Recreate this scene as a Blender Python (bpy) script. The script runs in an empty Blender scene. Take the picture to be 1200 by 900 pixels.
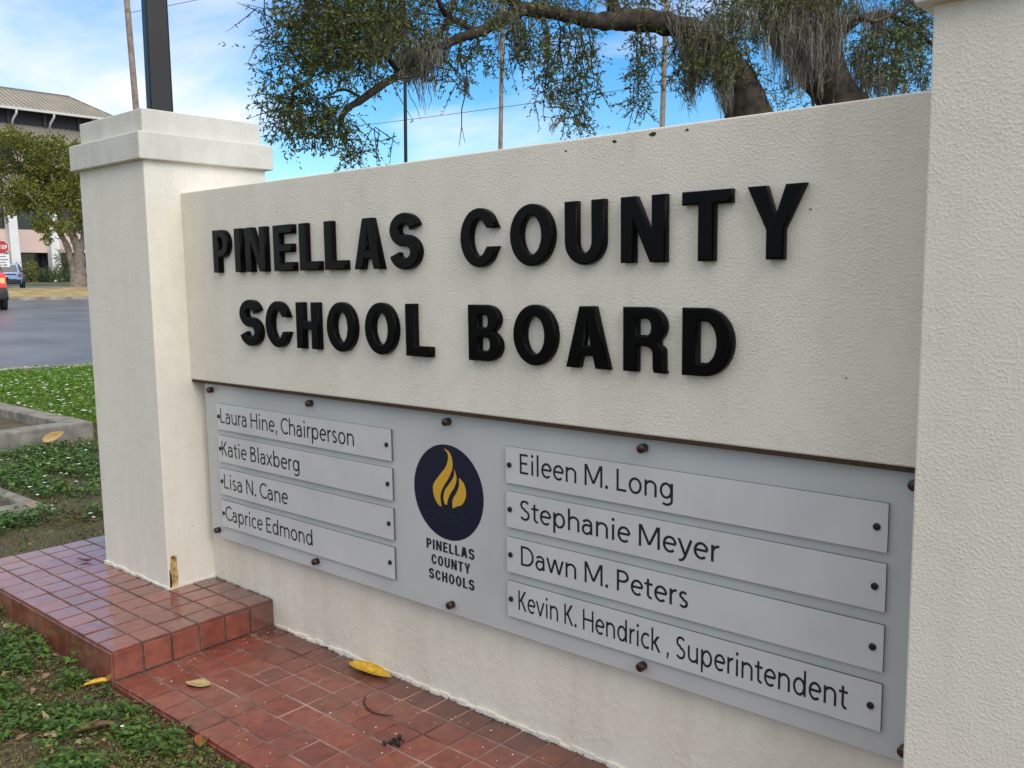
import bpy, bmesh, math, random
import numpy as np
from mathutils import Vector, Matrix

# ------------------------------------------------------------------ camera, world, sun, exposure
scene = bpy.context.scene
COL = scene.collection
rng = np.random.default_rng(7)
random.seed(7)

CAM = np.array([4.05467728, -2.08940768, 1.5])
CM = np.array([[0.7562042789223731, 0.654197984497194, -0.013419598328669027],
               [-0.06794945530381791, 0.09890934545441392, 0.9927737974512089],
               [-0.6507979410411562, 0.7498279392377883, -0.11924806696547882]])
FPX = 1048.607
cam_data = bpy.data.cameras.new('camera')
cam_data.sensor_width = 36.0
cam_data.lens = 36.0 * FPX / 1200.0
cam_data.clip_start = 0.05
cam_data.clip_end = 6000
cam = bpy.data.objects.new('camera', cam_data)
COL.objects.link(cam)
mw = Matrix.Identity(4)
for i in range(3):
    mw[i][0] = CM[0][i]; mw[i][1] = CM[1][i]; mw[i][2] = -CM[2][i]; mw[i][3] = CAM[i]
cam.matrix_world = mw
scene.camera = cam

SUN_ELEV, SUN_AZ = 38.0, 99.0          # azimuth measured from +y towards +x
world = bpy.data.worlds.new('World')
scene.world = world
world.use_nodes = True
wn = world.node_tree.nodes; wl = world.node_tree.links
wn.clear()
w_out = wn.new('ShaderNodeOutputWorld')
w_bg = wn.new('ShaderNodeBackground'); w_bg.inputs['Strength'].default_value = 0.15
w_sky = wn.new('ShaderNodeTexSky'); w_sky.sky_type = 'NISHITA'; w_sky.sun_disc = False
w_sky.sun_elevation = math.radians(SUN_ELEV); w_sky.sun_rotation = math.radians(SUN_AZ)
w_sky.air_density = 1.0; w_sky.dust_density = 0.6; w_sky.ozone_density = 2.5
w_tc = wn.new('ShaderNodeTexCoord')
w_map = wn.new('ShaderNodeMapping'); w_map.inputs['Scale'].default_value = (1.0, 1.0, 2.6)
w_map.inputs['Location'].default_value = (0.35, 0.1, 0.0)
w_no = wn.new('ShaderNodeTexNoise'); w_no.inputs['Scale'].default_value = 2.3
w_no.inputs['Detail'].default_value = 7; w_no.inputs['Roughness'].default_value = 0.52
w_no.inputs['Distortion'].default_value = 0.35
w_ra = wn.new('ShaderNodeValToRGB')
w_ra.color_ramp.elements[0].position = 0.535; w_ra.color_ramp.elements[0].color = (0.03, 0.03, 0.03, 1)
w_ra.color_ramp.elements[1].position = 0.74; w_ra.color_ramp.elements[1].color = (0.9, 0.9, 0.9, 1)
w_mix = wn.new('ShaderNodeMixRGB'); w_mix.inputs[2].default_value = (5.6, 5.35, 5.05, 1)
w_hs = wn.new('ShaderNodeHueSaturation'); w_hs.inputs['Saturation'].default_value = 1.5; w_hs.inputs['Value'].default_value = 0.86
w_sep = wn.new('ShaderNodeSeparateXYZ')                      # unseen cloud added overhead to whiten the ambient light
w_el = wn.new('ShaderNodeMapRange'); w_el.inputs['From Min'].default_value = 0.28; w_el.inputs['From Max'].default_value = 0.8
w_el.inputs['To Min'].default_value = 0.0; w_el.inputs['To Max'].default_value = 0.34
w_add = wn.new('ShaderNodeMath'); w_add.operation = 'ADD'
wl.new(w_tc.outputs['Generated'], w_map.inputs['Vector'])
wl.new(w_map.outputs['Vector'], w_no.inputs['Vector'])
wl.new(w_tc.outputs['Generated'], w_sep.inputs['Vector']); wl.new(w_sep.outputs['Z'], w_el.inputs['Value'])
w_dot = wn.new('ShaderNodeVectorMath'); w_dot.operation = 'DOT_PRODUCT'        # a bank of thin cloud over the road to the west
w_dot.inputs[1].default_value = (-0.915, 0.33, 0.23)
w_bk = wn.new('ShaderNodeMapRange'); w_bk.inputs['From Min'].default_value = 0.93; w_bk.inputs['From Max'].default_value = 0.995
w_bk.inputs['To Min'].default_value = -0.05; w_bk.inputs['To Max'].default_value = 0.125
w_ad2 = wn.new('ShaderNodeMath'); w_ad2.operation = 'ADD'
wl.new(w_tc.outputs['Generated'], w_dot.inputs[0]); wl.new(w_dot.outputs['Value'], w_bk.inputs['Value'])
wl.new(w_el.outputs['Result'], w_ad2.inputs[0]); wl.new(w_bk.outputs['Result'], w_ad2.inputs[1])
w_so = wn.new('ShaderNodeMapRange'); w_so.inputs['From Min'].default_value = 0.05; w_so.inputs['From Max'].default_value = -0.75     # unseen warm cloud added behind the camera to fill light on front faces
w_so.inputs['To Min'].default_value = 0.0; w_so.inputs['To Max'].default_value = 0.15
w_ad3 = wn.new('ShaderNodeMath'); w_ad3.operation = 'ADD'
wl.new(w_sep.outputs['Y'], w_so.inputs['Value']); wl.new(w_ad2.outputs[0], w_ad3.inputs[0]); wl.new(w_so.outputs['Result'], w_ad3.inputs[1])
wl.new(w_no.outputs['Fac'], w_add.inputs[0]); wl.new(w_ad3.outputs[0], w_add.inputs[1])
wl.new(w_add.outputs[0], w_ra.inputs['Fac'])
wl.new(w_ra.outputs['Color'], w_mix.inputs[0])
wl.new(w_sky.outputs['Color'], w_hs.inputs['Color']); wl.new(w_hs.outputs['Color'], w_mix.inputs[1])
wl.new(w_mix.outputs['Color'], w_bg.inputs['Color'])
wl.new(w_bg.outputs['Background'], w_out.inputs['Surface'])

sun_d = bpy.data.lights.new('sun', 'SUN'); sun_d.energy = 1.5; sun_d.angle = math.radians(45)
sun_d.color = (1.0, 0.94, 0.84)
sun = bpy.data.objects.new('sun', sun_d); COL.objects.link(sun)
_e, _a = math.radians(SUN_ELEV), math.radians(SUN_AZ)
sdir = Vector((math.sin(_a) * math.cos(_e), math.cos(_a) * math.cos(_e), math.sin(_e)))
sun.rotation_euler = sdir.to_track_quat('Z', 'Y').to_euler()
vs = scene.view_settings
vs.view_transform = 'Standard'; vs.look = 'None'; vs.gamma = 1.0; vs.use_curve_mapping = False
vs.exposure = 0.53

# ------------------------------------------------------------------ small helpers
def ray(u, v):
    return CM.T @ np.array([(u - 600) / FPX, -(v - 450) / FPX, 1.0])
def atD(u, v, D):                       # world point at depth D on the sight line of a surveyed photo point
    return CAM + D * ray(u, v)
def onX(u, v, x):
    d = ray(u, v); return CAM + (x - CAM[0]) / d[0] * d

NV = np.array([-0.92839424, 0.37159675, 0.0])       # horizontal direction from the sign towards the road
LV = np.array([0.37159675, 0.92839424, 0.0])
G = -0.168
def smooth(t): t = np.clip(t, 0, 1); return t * t * (3 - 2 * t)
def zd(d):
    d = np.asarray(d, float)
    z = np.full_like(d, G)
    z = z + 0.74 * smooth((d - 19.0) / 16.0)
    z = z + 0.50 * smooth((d - 54.5) / 8.0)
    z = z + 0.48 * smooth((d - 66.0) / 22.0)
    return z
def gz(x, y):
    x = np.asarray(x, float); y = np.asarray(y, float)
    return zd((x - CAM[0]) * NV[0] + (y - CAM[1]) * NV[1]) + 0.075 * np.exp(-((x + 1.5) / 1.1) ** 2 - ((y + 0.45) / 1.0) ** 2)
def dl(d, l, dz=0.0):
    p = np.array([CAM[0], CAM[1], 0.0]) + d * NV + l * LV
    p[2] = float(gz(p[0], p[1])) + dz
    return p

def setp(o, label=None, cat=None, group=None, kind=None):
    if label: o['label'] = label
    if cat: o['category'] = cat
    if group: o['group'] = group
    if kind: o['kind'] = kind
    return o
def empty(name, loc, label, cat, group=None, rz=0.0):
    o = bpy.data.objects.new(name, None)
    o.empty_display_size = 0.1
    COL.objects.link(o); o.location = loc; o.rotation_euler = (0, 0, rz)
    return setp(o, label, cat, group)
def link_mesh(name, me, mat, parent=None, world_coords=False):
    o = bpy.data.objects.new(name, me)
    if mat is not None and not me.materials: me.materials.append(mat)
    COL.objects.link(o)
    if parent is not None:
        o.parent = parent
        if world_coords:
            off = Vector(parent.location)
            pp = parent.parent
            while pp is not None: off += Vector(pp.location); pp = pp.parent
            o.location = -off
    return o

class MB:
    """collects geometry for ONE mesh object"""
    def __init__(s): s.v = []; s.f = []; s.sm = []
    def add(s, vs_, fs, smooth_=False):
        b = len(s.v); s.v.extend([tuple(map(float, p)) for p in vs_])
        for f in fs: s.f.append(tuple(b + i for i in f)); s.sm.append(smooth_)
    def box(s, a, b):
        (x0, y0, z0), (x1, y1, z1) = a, b
        s.add([(x0,y0,z0),(x1,y0,z0),(x1,y1,z0),(x0,y1,z0),(x0,y0,z1),(x1,y0,z1),(x1,y1,z1),(x0,y1,z1)],
              [(0,3,2,1),(4,5,6,7),(0,1,5,4),(1,2,6,5),(2,3,7,6),(3,0,4,7)])
    def hexa(s, p): s.add(p, [(0,3,2,1),(4,5,6,7),(0,1,5,4),(1,2,6,5),(2,3,7,6),(3,0,4,7)])
    def tube(s, pts, rad, n=8, cap=True, jitter=0.0):
        pts = [np.array(p, float) for p in pts]
        if np.isscalar(rad): rad = [rad] * len(pts)
        up = np.array([0.0, 0.0, 1.0]); rings = []
        prev = None
        for i, p in enumerate(pts):
            t = pts[min(i + 1, len(pts) - 1)] - pts[max(i - 1, 0)]
            t = t / (np.linalg.norm(t) + 1e-9)
            if prev is None:
                a = np.cross(t, up)
                if np.linalg.norm(a) < 0.05: a = np.cross(t, np.array([1.0, 0, 0]))
            else:
                a = prev - t * prev.dot(t)
            a /= np.linalg.norm(a) + 1e-9; prev = a; b = np.cross(t, a)
            ring = []
            for k in range(n):
                q = 2 * math.pi * k / n
                r = rad[i] * (1 + (random.uniform(-jitter, jitter) if jitter else 0))
                ring.append(p + r * (math.cos(q) * a + math.sin(q) * b))
            rings.append(ring)
        vs_ = [q for r in rings for q in r]; fs = []
        for i in range(len(pts) - 1):
            for k in range(n):
                k2 = (k + 1) % n
                fs.append((i*n+k, i*n+k2, (i+1)*n+k2, (i+1)*n+k))
        if cap:
            fs.append(tuple(range(n - 1, -1, -1))); m = (len(pts) - 1) * n
            fs.append(tuple(range(m, m + n)))
        s.add(vs_, fs, True)
    def prism(s, poly, axis, a, b):
        """poly in the plane normal to axis, extruded from a to b"""
        n = len(poly); vs_ = []
        for h in (a, b):
            for p in poly:
                q = list(p); q.insert(axis, h); vs_.append(q)
        fs = [tuple(range(n - 1, -1, -1)), tuple(range(n, 2 * n))]
        for i in range(n): j = (i + 1) % n; fs.append((i, j, n + j, n + i))
        s.add(vs_, fs)
    def build(s, name, mat, parent=None, world_coords=False, bevel=0.0, seg=2):
        me = bpy.data.meshes.new(name); me.from_pydata(s.v, [], s.f)
        bm = bmesh.new(); bm.from_mesh(me)
        if not any(s.sm): bmesh.ops.recalc_face_normals(bm, faces=bm.faces)
        if bevel > 0:
            bmesh.ops.bevel(bm, geom=list(bm.edges), offset=bevel, segments=seg, profile=0.5, affect='EDGES', clamp_overlap=True)
        bm.to_mesh(me); bm.free()
        if bevel == 0 and any(s.sm) and len(me.polygons) == len(s.sm): me.polygons.foreach_set('use_smooth', s.sm)
        me.update()
        return link_mesh(name, me, mat, parent, world_coords)

def np_mesh(name, V, tris, mat, parent=None, world_coords=False, smooth_=False):
    """fast mesh from arrays; tris (n,3)"""
    me = bpy.data.meshes.new(name)
    V = np.asarray(V, np.float32); T = np.asarray(tris, np.int32)
    me.vertices.add(len(V)); me.vertices.foreach_set('co', V.ravel())
    me.loops.add(T.size); me.loops.foreach_set('vertex_index', T.ravel())
    me.polygons.add(len(T)); me.polygons.foreach_set('loop_start', np.arange(0, T.size, 3, dtype=np.int32))
    me.update(calc_edges=True); me.validate()
    if smooth_: me.polygons.foreach_set('use_smooth', np.ones(len(T), bool))
    return link_mesh(name, me, mat, parent, world_coords)

def leaves(base, direc, normal, length, width, curl=0.15):
    """arrays of leaves: 6 vertices / 4 triangles each, with a fold and a droop"""
    n = len(base)
    d = direc / (np.linalg.norm(direc, axis=1, keepdims=True) + 1e-9)
    s_ = np.cross(d, normal); s_ /= np.linalg.norm(s_, axis=1, keepdims=True) + 1e-9
    nn = np.cross(s_, d)
    L = np.broadcast_to(np.asarray(length, float), (n,))[:, None]
    W = np.broadcast_to(np.asarray(width, float), (n,))[:, None]
    c = np.broadcast_to(np.asarray(curl, float), (n,))[:, None]
    v0 = base
    v1 = base + d * L * .45 + s_ * W * .5 + nn * L * c * .5
    v2 = base + d * L * .45 - s_ * W * .5 + nn * L * c * .5
    v3 = base + d * L * .48
    v4 = base + d * L - nn * L * c * .6
    V = np.stack([v0, v1, v2, v3, v4], 1).reshape(-1, 3)
    b = (np.arange(n) * 5)[:, None]
    T = np.concatenate([b + np.array([[0, 3, 1]]), b + np.array([[0, 2, 3]]), b + np.array([[3, 4, 1]]), b + np.array([[3, 2, 4]])], 1).reshape(-1, 3)
    return V, T
def rvec(n):
    v = rng.normal(size=(n, 3)); return v / np.linalg.norm(v, axis=1, keepdims=True)
def join(parts):
    Vs, Ts, b = [], [], 0
    for V, T in parts:
        Vs.append(V); Ts.append(T + b); b += len(V)
    return np.concatenate(Vs), np.concatenate(Ts)

# value noise for patchiness
_tab = rng.random((256, 256))
def vnoise(x, y):
    x = np.asarray(x); y = np.asarray(y)
    xi = np.floor(x).astype(int); yi = np.floor(y).astype(int); fx = smooth(x - xi); fy = smooth(y - yi)
    g = lambda a, b: _tab[a % 256, b % 256]
    return (g(xi, yi)*(1-fx)+g(xi+1, yi)*fx)*(1-fy)+(g(xi, yi+1)*(1-fx)+g(xi+1, yi+1)*fx)*fy
def fnoise(x, y): return 0.55*vnoise(x, y)+0.3*vnoise(2.1*x+9, 2.1*y+4)+0.15*vnoise(4.3*x+2, 4.3*y+31)

# ------------------------------------------------------------------ materials
def new_mat(name):
    m = bpy.data.materials.new(name); m.use_nodes = True
    nt = m.node_tree; return m, nt.nodes, nt.links, nt.nodes['Principled BSDF']
def ramp(nodes, stops):
    r = nodes.new('ShaderNodeValToRGB'); cr = r.color_ramp
    while len(cr.elements) > 1: cr.elements.remove(cr.elements[-1])
    cr.elements[0].position = stops[0][0]; cr.elements[0].color = (*stops[0][1], 1)
    for p, c in stops[1:]:
        e = cr.elements.new(p); e.color = (*c, 1)
    return r
def plain(name, col, rough=0.5, metal=0.0, coat=0.0, var=0.12, scale=12.0, bump=0.0, bscale=60.0, spec=0.5):
    m, N, L, B = new_mat(name)
    B.inputs['Roughness'].default_value = rough; B.inputs['Metallic'].default_value = metal
    B.inputs['Coat Weight'].default_value = coat; B.inputs['Coat Roughness'].default_value = 0.12
    B.inputs['Specular IOR Level'].default_value = spec
    tc = N.new('ShaderNodeNewGeometry'); no = N.new('ShaderNodeTexNoise')
    no.inputs['Scale'].default_value = scale; no.inputs['Detail'].default_value = 5
    L.new(tc.outputs['Position'], no.inputs['Vector'])
    lo = tuple(c * (1 - var) for c in col); hi = tuple(min(1, c * (1 + var)) for c in col)
    r = ramp(N, [(0.3, lo), (0.7, hi)]); L.new(no.outputs['Fac'], r.inputs['Fac']); L.new(r.outputs['Color'], B.inputs['Base Color'])
    if bump > 0:
        n2 = N.new('ShaderNodeTexNoise'); n2.inputs['Scale'].default_value = bscale; n2.inputs['Detail'].default_value = 4
        L.new(tc.outputs['Position'], n2.inputs['Vector'])
        bp = N.new('ShaderNodeBump'); bp.inputs['Strength'].default_value = bump; bp.inputs['Distance'].default_value = 0.01
        L.new(n2.outputs['Fac'], bp.inputs['Height']); L.new(bp.outputs['Normal'], B.inputs['Normal'])
    return m
def stucco(name, col, lump=0.6, dist=0.006, scale=55.0, streak=0.5):
    """painted stucco: blobs of render, weather stains, specks of dirt"""
    m, N, L, B = new_mat(name)
    g = N.new('ShaderNodeNewGeometry')
    B.inputs['Roughness'].default_value = 0.72
    B.inputs['Specular IOR Level'].default_value = 0.35
    n1 = N.new('ShaderNodeTexNoise'); n1.inputs['Scale'].default_value = scale; n1.inputs['Detail'].default_value = 3.5; n1.inputs['Roughness'].default_value = 0.55
    L.new(g.outputs['Position'], n1.inputs['Vector'])
    cr = ramp(N, [(0.46, (0, 0, 0)), (0.70, (1, 1, 1))]); L.new(n1.outputs['Fac'], cr.inputs['Fac'])
    n2 = N.new('ShaderNodeTexNoise'); n2.inputs['Scale'].default_value = 3.0; n2.inputs['Detail'].default_value = 2
    L.new(g.outputs['Position'], n2.inputs['Vector'])
    am = N.new('ShaderNodeMath'); am.operation = 'MULTIPLY'
    r2 = ramp(N, [(0.34, (0.40,)*3), (0.66, (1, 1, 1))]); L.new(n2.outputs['Fac'], r2.inputs['Fac'])
    L.new(cr.outputs['Color'], am.inputs[0]); L.new(r2.outputs['Color'], am.inputs[1])
    fine = N.new('ShaderNodeTexNoise'); fine.inputs['Scale'].default_value = 260; fine.inputs['Detail'].default_value = 2
    L.new(g.outputs['Position'], fine.inputs['Vector'])
    ad = N.new('ShaderNodeMath'); ad.operation = 'MULTIPLY_ADD'; ad.inputs[1].default_value = 0.16
    L.new(fine.outputs['Fac'], ad.inputs[0]); L.new(am.outputs[0], ad.inputs[2])
    bp = N.new('ShaderNodeBump'); bp.inputs['Strength'].default_value = lump; bp.inputs['Distance'].default_value = dist
    L.new(ad.outputs[0], bp.inputs['Height']); L.new(bp.outputs['Normal'], B.inputs['Normal'])
    # paint colour with vertical weather streaks, blotches
    mp = N.new('ShaderNodeMapping'); mp.inputs['Scale'].default_value = (5, 5, 0.7); L.new(g.outputs['Position'], mp.inputs['Vector'])
    n3 = N.new('ShaderNodeTexNoise'); n3.inputs['Scale'].default_value = 1.0; n3.inputs['Detail'].default_value = 6; n3.inputs['Roughness'].default_value = 0.62
    L.new(mp.outputs['Vector'], n3.inputs['Vector'])
    k = 0.16 * streak
    c1 = ramp(N, [(0.32, tuple(c * q for c, q in zip(col, (1 - k * .9, 1 - k, 1 - k * 1.25)))), (0.55, col), (0.8, tuple(min(.95, c * (1 + .05 * streak)) for c in col))])
    L.new(n3.outputs['Fac'], c1.inputs['Fac'])
    # dirt specks
    vo = N.new('ShaderNodeTexVoronoi'); vo.inputs['Scale'].default_value = 9.0
    L.new(g.outputs['Position'], vo.inputs['Vector'])
    sp = ramp(N, [(0.018, (1, 1, 1)), (0.045, (0, 0, 0))]); L.new(vo.outputs['Distance'], sp.inputs['Fac'])
    rn = ramp(N, [(0.78, (0, 0, 0)), (0.8, (0.85,)*3)]); 
    sx = N.new('ShaderNodeSeparateColor'); L.new(vo.outputs['Color'], sx.inputs['Color']); L.new(sx.outputs[0], rn.inputs['Fac'])
    mu = N.new('ShaderNodeMath'); mu.operation = 'MULTIPLY'; L.new(sp.outputs['Color'], mu.inputs[0]); L.new(rn.outputs['Color'], mu.inputs[1])
    mx = N.new('ShaderNodeMixRGB'); mx.inputs[2].default_value = (0.10, 0.085, 0.06, 1)
    # grey mottling of old paint and a few hairline cracks
    n5 = N.new('ShaderNodeTexNoise'); n5.inputs['Scale'].default_value = 11; n5.inputs['Detail'].default_value = 7; n5.inputs['Roughness'].default_value = 0.7
    L.new(g.outputs['Position'], n5.inputs['Vector'])
    r5 = ramp(N, [(0.33, (0.95, 0.945, 0.935)), (0.52, (1, 1, 1)), (0.75, (1.03, 1.03, 1.03))]); L.new(n5.outputs['Fac'], r5.inputs['Fac'])
    m5 = N.new('ShaderNodeMixRGB'); m5.blend_type = 'MULTIPLY'; m5.inputs[0].default_value = 1.0
    L.new(c1.outputs['Color'], m5.inputs[1]); L.new(r5.outputs['Color'], m5.inputs[2])
    wv = N.new('ShaderNodeTexNoise'); wv.inputs['Scale'].default_value = 1.1; wv.inputs['Detail'].default_value = 8; wv.inputs['Roughness'].default_value = 0.6
    L.new(g.outputs['Position'], wv.inputs['Vector'])
    rc = ramp(N, [(0.5635, (0, 0, 0)), (0.5645, (0.22,)*3), (0.5655, (0, 0, 0))]); L.new(wv.outputs['Fac'], rc.inputs['Fac'])
    mk = N.new('ShaderNodeMixRGB'); mk.inputs[2].default_value = (0.25, 0.22, 0.17, 1)
    L.new(rc.outputs['Color'], mk.inputs[0]); L.new(m5.outputs['Color'], mk.inputs[1])
    L.new(mu.outputs[0], mx.inputs[0]); L.new(mk.outputs['Color'], mx.inputs[1])
    L.new(mx.outputs['Color'], B.inputs['Base Color'])
    return m
def island(name, stops, rough=0.6, trans=0.0, coat=0.0, noise=0.0, nscale=40, bump=0.0):
    """random colour for every separate piece of a mesh (leaf, tile, blade)"""
    m, N, L, B = new_mat(name)
    g = N.new('ShaderNodeNewGeometry')
    r = ramp(N, stops); L.new(g.outputs['Random Per Island'], r.inputs['Fac'])
    out = r.outputs['Color']
    if noise > 0:
        no = N.new('ShaderNodeTexNoise'); no.inputs['Scale'].default_value = nscale; no.inputs['Detail'].default_value = 6
        L.new(g.outputs['Position'], no.inputs['Vector'])
        rr = ramp(N, [(0.3, (1 - noise,)*3), (0.7, (1 + noise,)*3)]); L.new(no.outputs['Fac'], rr.inputs['Fac'])
        mx = N.new('ShaderNodeMixRGB'); mx.blend_type = 'MULTIPLY'; mx.inputs[0].default_value = 1.0
        L.new(out, mx.inputs[1]); L.new(rr.outputs['Color'], mx.inputs[2]); out = mx.outputs['Color']
        if bump:
            bp = N.new('ShaderNodeBump'); bp.inputs['Strength'].default_value = bump; bp.inputs['Distance'].default_value = 0.004
            L.new(no.outputs['Fac'], bp.inputs['Height']); L.new(bp.outputs['Normal'], B.inputs['Normal'])
    L.new(out, B.inputs['Base Color'])
    B.inputs['Roughness'].default_value = rough
    B.inputs['Coat Weight'].default_value = coat
    if trans > 0:
        tr = N.new('ShaderNodeBsdfTranslucent'); L.new(out, tr.inputs['Color'])
        ms = N.new('ShaderNodeMixShader'); ms.inputs[0].default_value = trans
        o = N['Material Output']; L.new(B.outputs['BSDF'], ms.inputs[1]); L.new(tr.outputs['BSDF'], ms.inputs[2]); L.new(ms.outputs['Shader'], o.inputs['Surface'])
    return m

M = {}
M['stucco'] = stucco('stucco_cream', (0.77, 0.715, 0.62), lump=0.42, dist=0.005, scale=135, streak=0.4)
M['render'] = stucco('smooth_render', (0.76, 0.715, 0.625), lump=0.20, dist=0.004, scale=60, streak=0.45)
M['base'] = stucco('base_render', (0.74, 0.69, 0.59), lump=0.25, dist=0.006, scale=42, streak=0.7)
M['cap'] = stucco('cap_render', (0.64, 0.62, 0.56), lump=0.3, dist=0.004, scale=70, streak=0.8)
M['letter'] = plain('black_plastic', (0.003, 0.003, 0.0035), 0.22, var=0.2, spec=0.09)
M['tile'] = island('terracotta_tile', [(0.0, (0.175, 0.049, 0.034)), (0.3, (0.215, 0.059, 0.039)), (0.75, (0.25, 0.069, 0.045)), (0.92, (0.22, 0.071, 0.049)), (1.0, (0.165, 0.053, 0.039))], rough=0.36, coat=0.75, noise=0.26, nscale=22, bump=0.10)
M['grout'] = plain('grout', (0.12, 0.07, 0.055), 0.9, var=0.5, scale=9)
M['grout_pale'] = plain('grout_pale', (0.23, 0.15, 0.12), 0.9, var=0.8, scale=5)
M['acrylic'] = plain('silver_acrylic', (0.50, 0.51, 0.505), 0.2, var=0.07, scale=3, coat=0.0, spec=0.6)
M['plate'] = plain('brushed_silver_plate', (0.56, 0.56, 0.565), 0.24, var=0.05, scale=6, spec=0.55)
M['plate_edge'] = plain('cut_edge', (0.10, 0.10, 0.11), 0.4, var=0.1)
M['ink'] = plain('black_vinyl', (0.012, 0.012, 0.016), 0.4, var=0.1)
M['bronze'] = plain('bronze_standoff', (0.09, 0.06, 0.05), 0.32, metal=0.85, var=0.3, scale=200)
M['screw'] = plain('dark_screw', (0.02, 0.02, 0.023), 0.35, metal=0.4, var=0.3, scale=300)
M['navy'] = plain('navy_vinyl', (0.006, 0.010, 0.030), 0.3, var=0.06)
M['navy_dark'] = plain('dark_teal_vinyl', (0.009, 0.016, 0.032), 0.3, var=0.06)
M['gold'] = plain('gold_vinyl', (0.62, 0.36, 0.035), 0.35, var=0.06)
M['rust'] = plain('rust_streak', (0.42, 0.27, 0.10), 0.8, var=0.75, scale=42)
M['rust_dark'] = plain('rust_crack', (0.05, 0.028, 0.015), 0.9, var=0.4, scale=60)  # dark brown shared by rust, lichen, twig and the slab's shadow line
M['concrete'] = plain('weathered_concrete', (0.24, 0.22, 0.185), 0.85, var=0.38, scale=7, bump=0.5, bscale=45)
M['asphalt'] = plain('asphalt', (0.135, 0.142, 0.158), 0.36, var=0.30, scale=0.6, bump=0.25, bscale=30)
M['kerb'] = plain('kerb_concrete', (0.30, 0.27, 0.23), 0.85, var=0.45, scale=1.6)
M['bark'] = plain('oak_bark', (0.060, 0.048, 0.038), 0.95, var=0.55, scale=9, bump=1.0, bscale=24, spec=0.2)
M['bark_pale'] = plain('pale_bark', (0.20, 0.165, 0.13), 0.9, var=0.4, scale=4, bump=0.8, bscale=12)
M['oak_leaf'] = island('oak_leaf', [(0, (0.030, 0.044, 0.010)), (0.4, (0.075, 0.104, 0.020)), (0.75, (0.145, 0.175, 0.032)), (1, (0.21, 0.21, 0.045))], rough=0.42, trans=0.3)
M['moss'] = island('spanish_moss', [(0, (0.13, 0.125, 0.105)), (0.6, (0.215, 0.20, 0.17)), (1, (0.31, 0.29, 0.25))], rough=0.95, trans=0.15)
M['street_leaf'] = island('street_tree_leaf', [(0, (0.05, 0.070, 0.014)), (0.35, (0.12, 0.15, 0.022)), (0.75, (0.23, 0.245, 0.033)), (1, (0.33, 0.31, 0.06))], rough=0.5, trans=0.3)
M['bush_leaf'] = island('bush_leaf', [(0, (0.03, 0.06, 0.018)), (0.6, (0.06, 0.11, 0.025)), (1, (0.13, 0.16, 0.05))], rough=0.5, trans=0.25)
M['weed'] = island('weed_leaf', [(0, (0.035, 0.085, 0.014)), (0.5, (0.065, 0.155, 0.020)), (0.85, (0.12, 0.22, 0.030)), (1, (0.19, 0.25, 0.05))], rough=0.5, trans=0.25)
M['turf'] = island('olive_turf', [(0, (0.06, 0.07, 0.018)), (0.5, (0.13, 0.135, 0.035)), (0.8, (0.22, 0.195, 0.07)), (1, (0.34, 0.27, 0.13))], rough=0.7, trans=0.2)
M['lawn'] = island('lawn_blade', [(0, (0.07, 0.16, 0.014)), (0.5, (0.15, 0.31, 0.026)), (1, (0.27, 0.42, 0.05))], rough=0.55, trans=0.3)
M['litter'] = island('leaf_litter', [(0, (0.10, 0.055, 0.028)), (0.3, (0.20, 0.12, 0.06)), (0.55, (0.28, 0.20, 0.12)), (0.8, (0.36, 0.28, 0.18)), (1, (0.22, 0.09, 0.04))], rough=0.8, trans=0.1, noise=0.25, nscale=90)
M['petal'] = plain('white_petal', (0.80, 0.80, 0.74), 0.7, var=0.05)
M['pole_black'] = plain('black_pole_paint', (0.008, 0.008, 0.010), 0.45, var=0.2, scale=3, spec=0.25)
M['pole_wood'] = plain('weathered_pole_wood', (0.24, 0.185, 0.155), 0.9, var=0.35, scale=5)
M['wire'] = plain('wire_rubber', (0.10, 0.11, 0.12), 0.6)
M['pink'] = plain('pink_stucco', (0.66, 0.49, 0.43), 0.85, var=0.06, scale=0.6)
M['white_fin'] = plain('white_concrete_fin', (0.74, 0.72, 0.70), 0.8, var=0.06, scale=0.8)
M['glass_dark'] = plain('dark_glass', (0.012, 0.014, 0.018), 0.12, var=0.3, scale=0.4)
M['frame_dark'] = plain('bronze_frame', (0.03, 0.028, 0.028), 0.5)
M['roof'] = plain('standing_seam_roof', (0.33, 0.30, 0.25), 0.42, metal=0.25, var=0.10, scale=0.5)
M['roof_trim'] = plain('roof_trim', (0.16, 0.13, 0.12), 0.5)
M['gutter'] = plain('white_gutter', (0.62, 0.60, 0.57), 0.5)
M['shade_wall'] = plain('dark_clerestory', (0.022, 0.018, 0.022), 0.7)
M['soil'] = None

# ground soil: dark earth, dry thatch and olive patches
m, N, L, B = new_mat('ground_soil')
g = N.new('ShaderNodeNewGeometry')
n1 = N.new('ShaderNodeTexNoise'); n1.inputs['Scale'].default_value = 2.2; n1.inputs['Detail'].default_value = 8; n1.inputs['Roughness'].default_value = 0.65
n2 = N.new('ShaderNodeTexNoise'); n2.inputs['Scale'].default_value = 55; n2.inputs['Detail'].default_value = 6
L.new(g.outputs['Position'], n1.inputs['Vector']); L.new(g.outputs['Position'], n2.inputs['Vector'])
r1 = ramp(N, [(0.3, (0.055, 0.040, 0.024)), (0.48, (0.11, 0.085, 0.048)), (0.60, (0.105, 0.105, 0.040)), (0.8, (0.19, 0.155, 0.09))])
r2 = ramp(N, [(0.3, (0.45,)*3), (0.7, (1.5,)*3)])
L.new(n1.outputs['Fac'], r1.inputs['Fac']); L.new(n2.outputs['Fac'], r2.inputs['Fac'])
mx = N.new('ShaderNodeMixRGB'); mx.blend_type = 'MULTIPLY'; mx.inputs[0].default_value = 1
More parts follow.
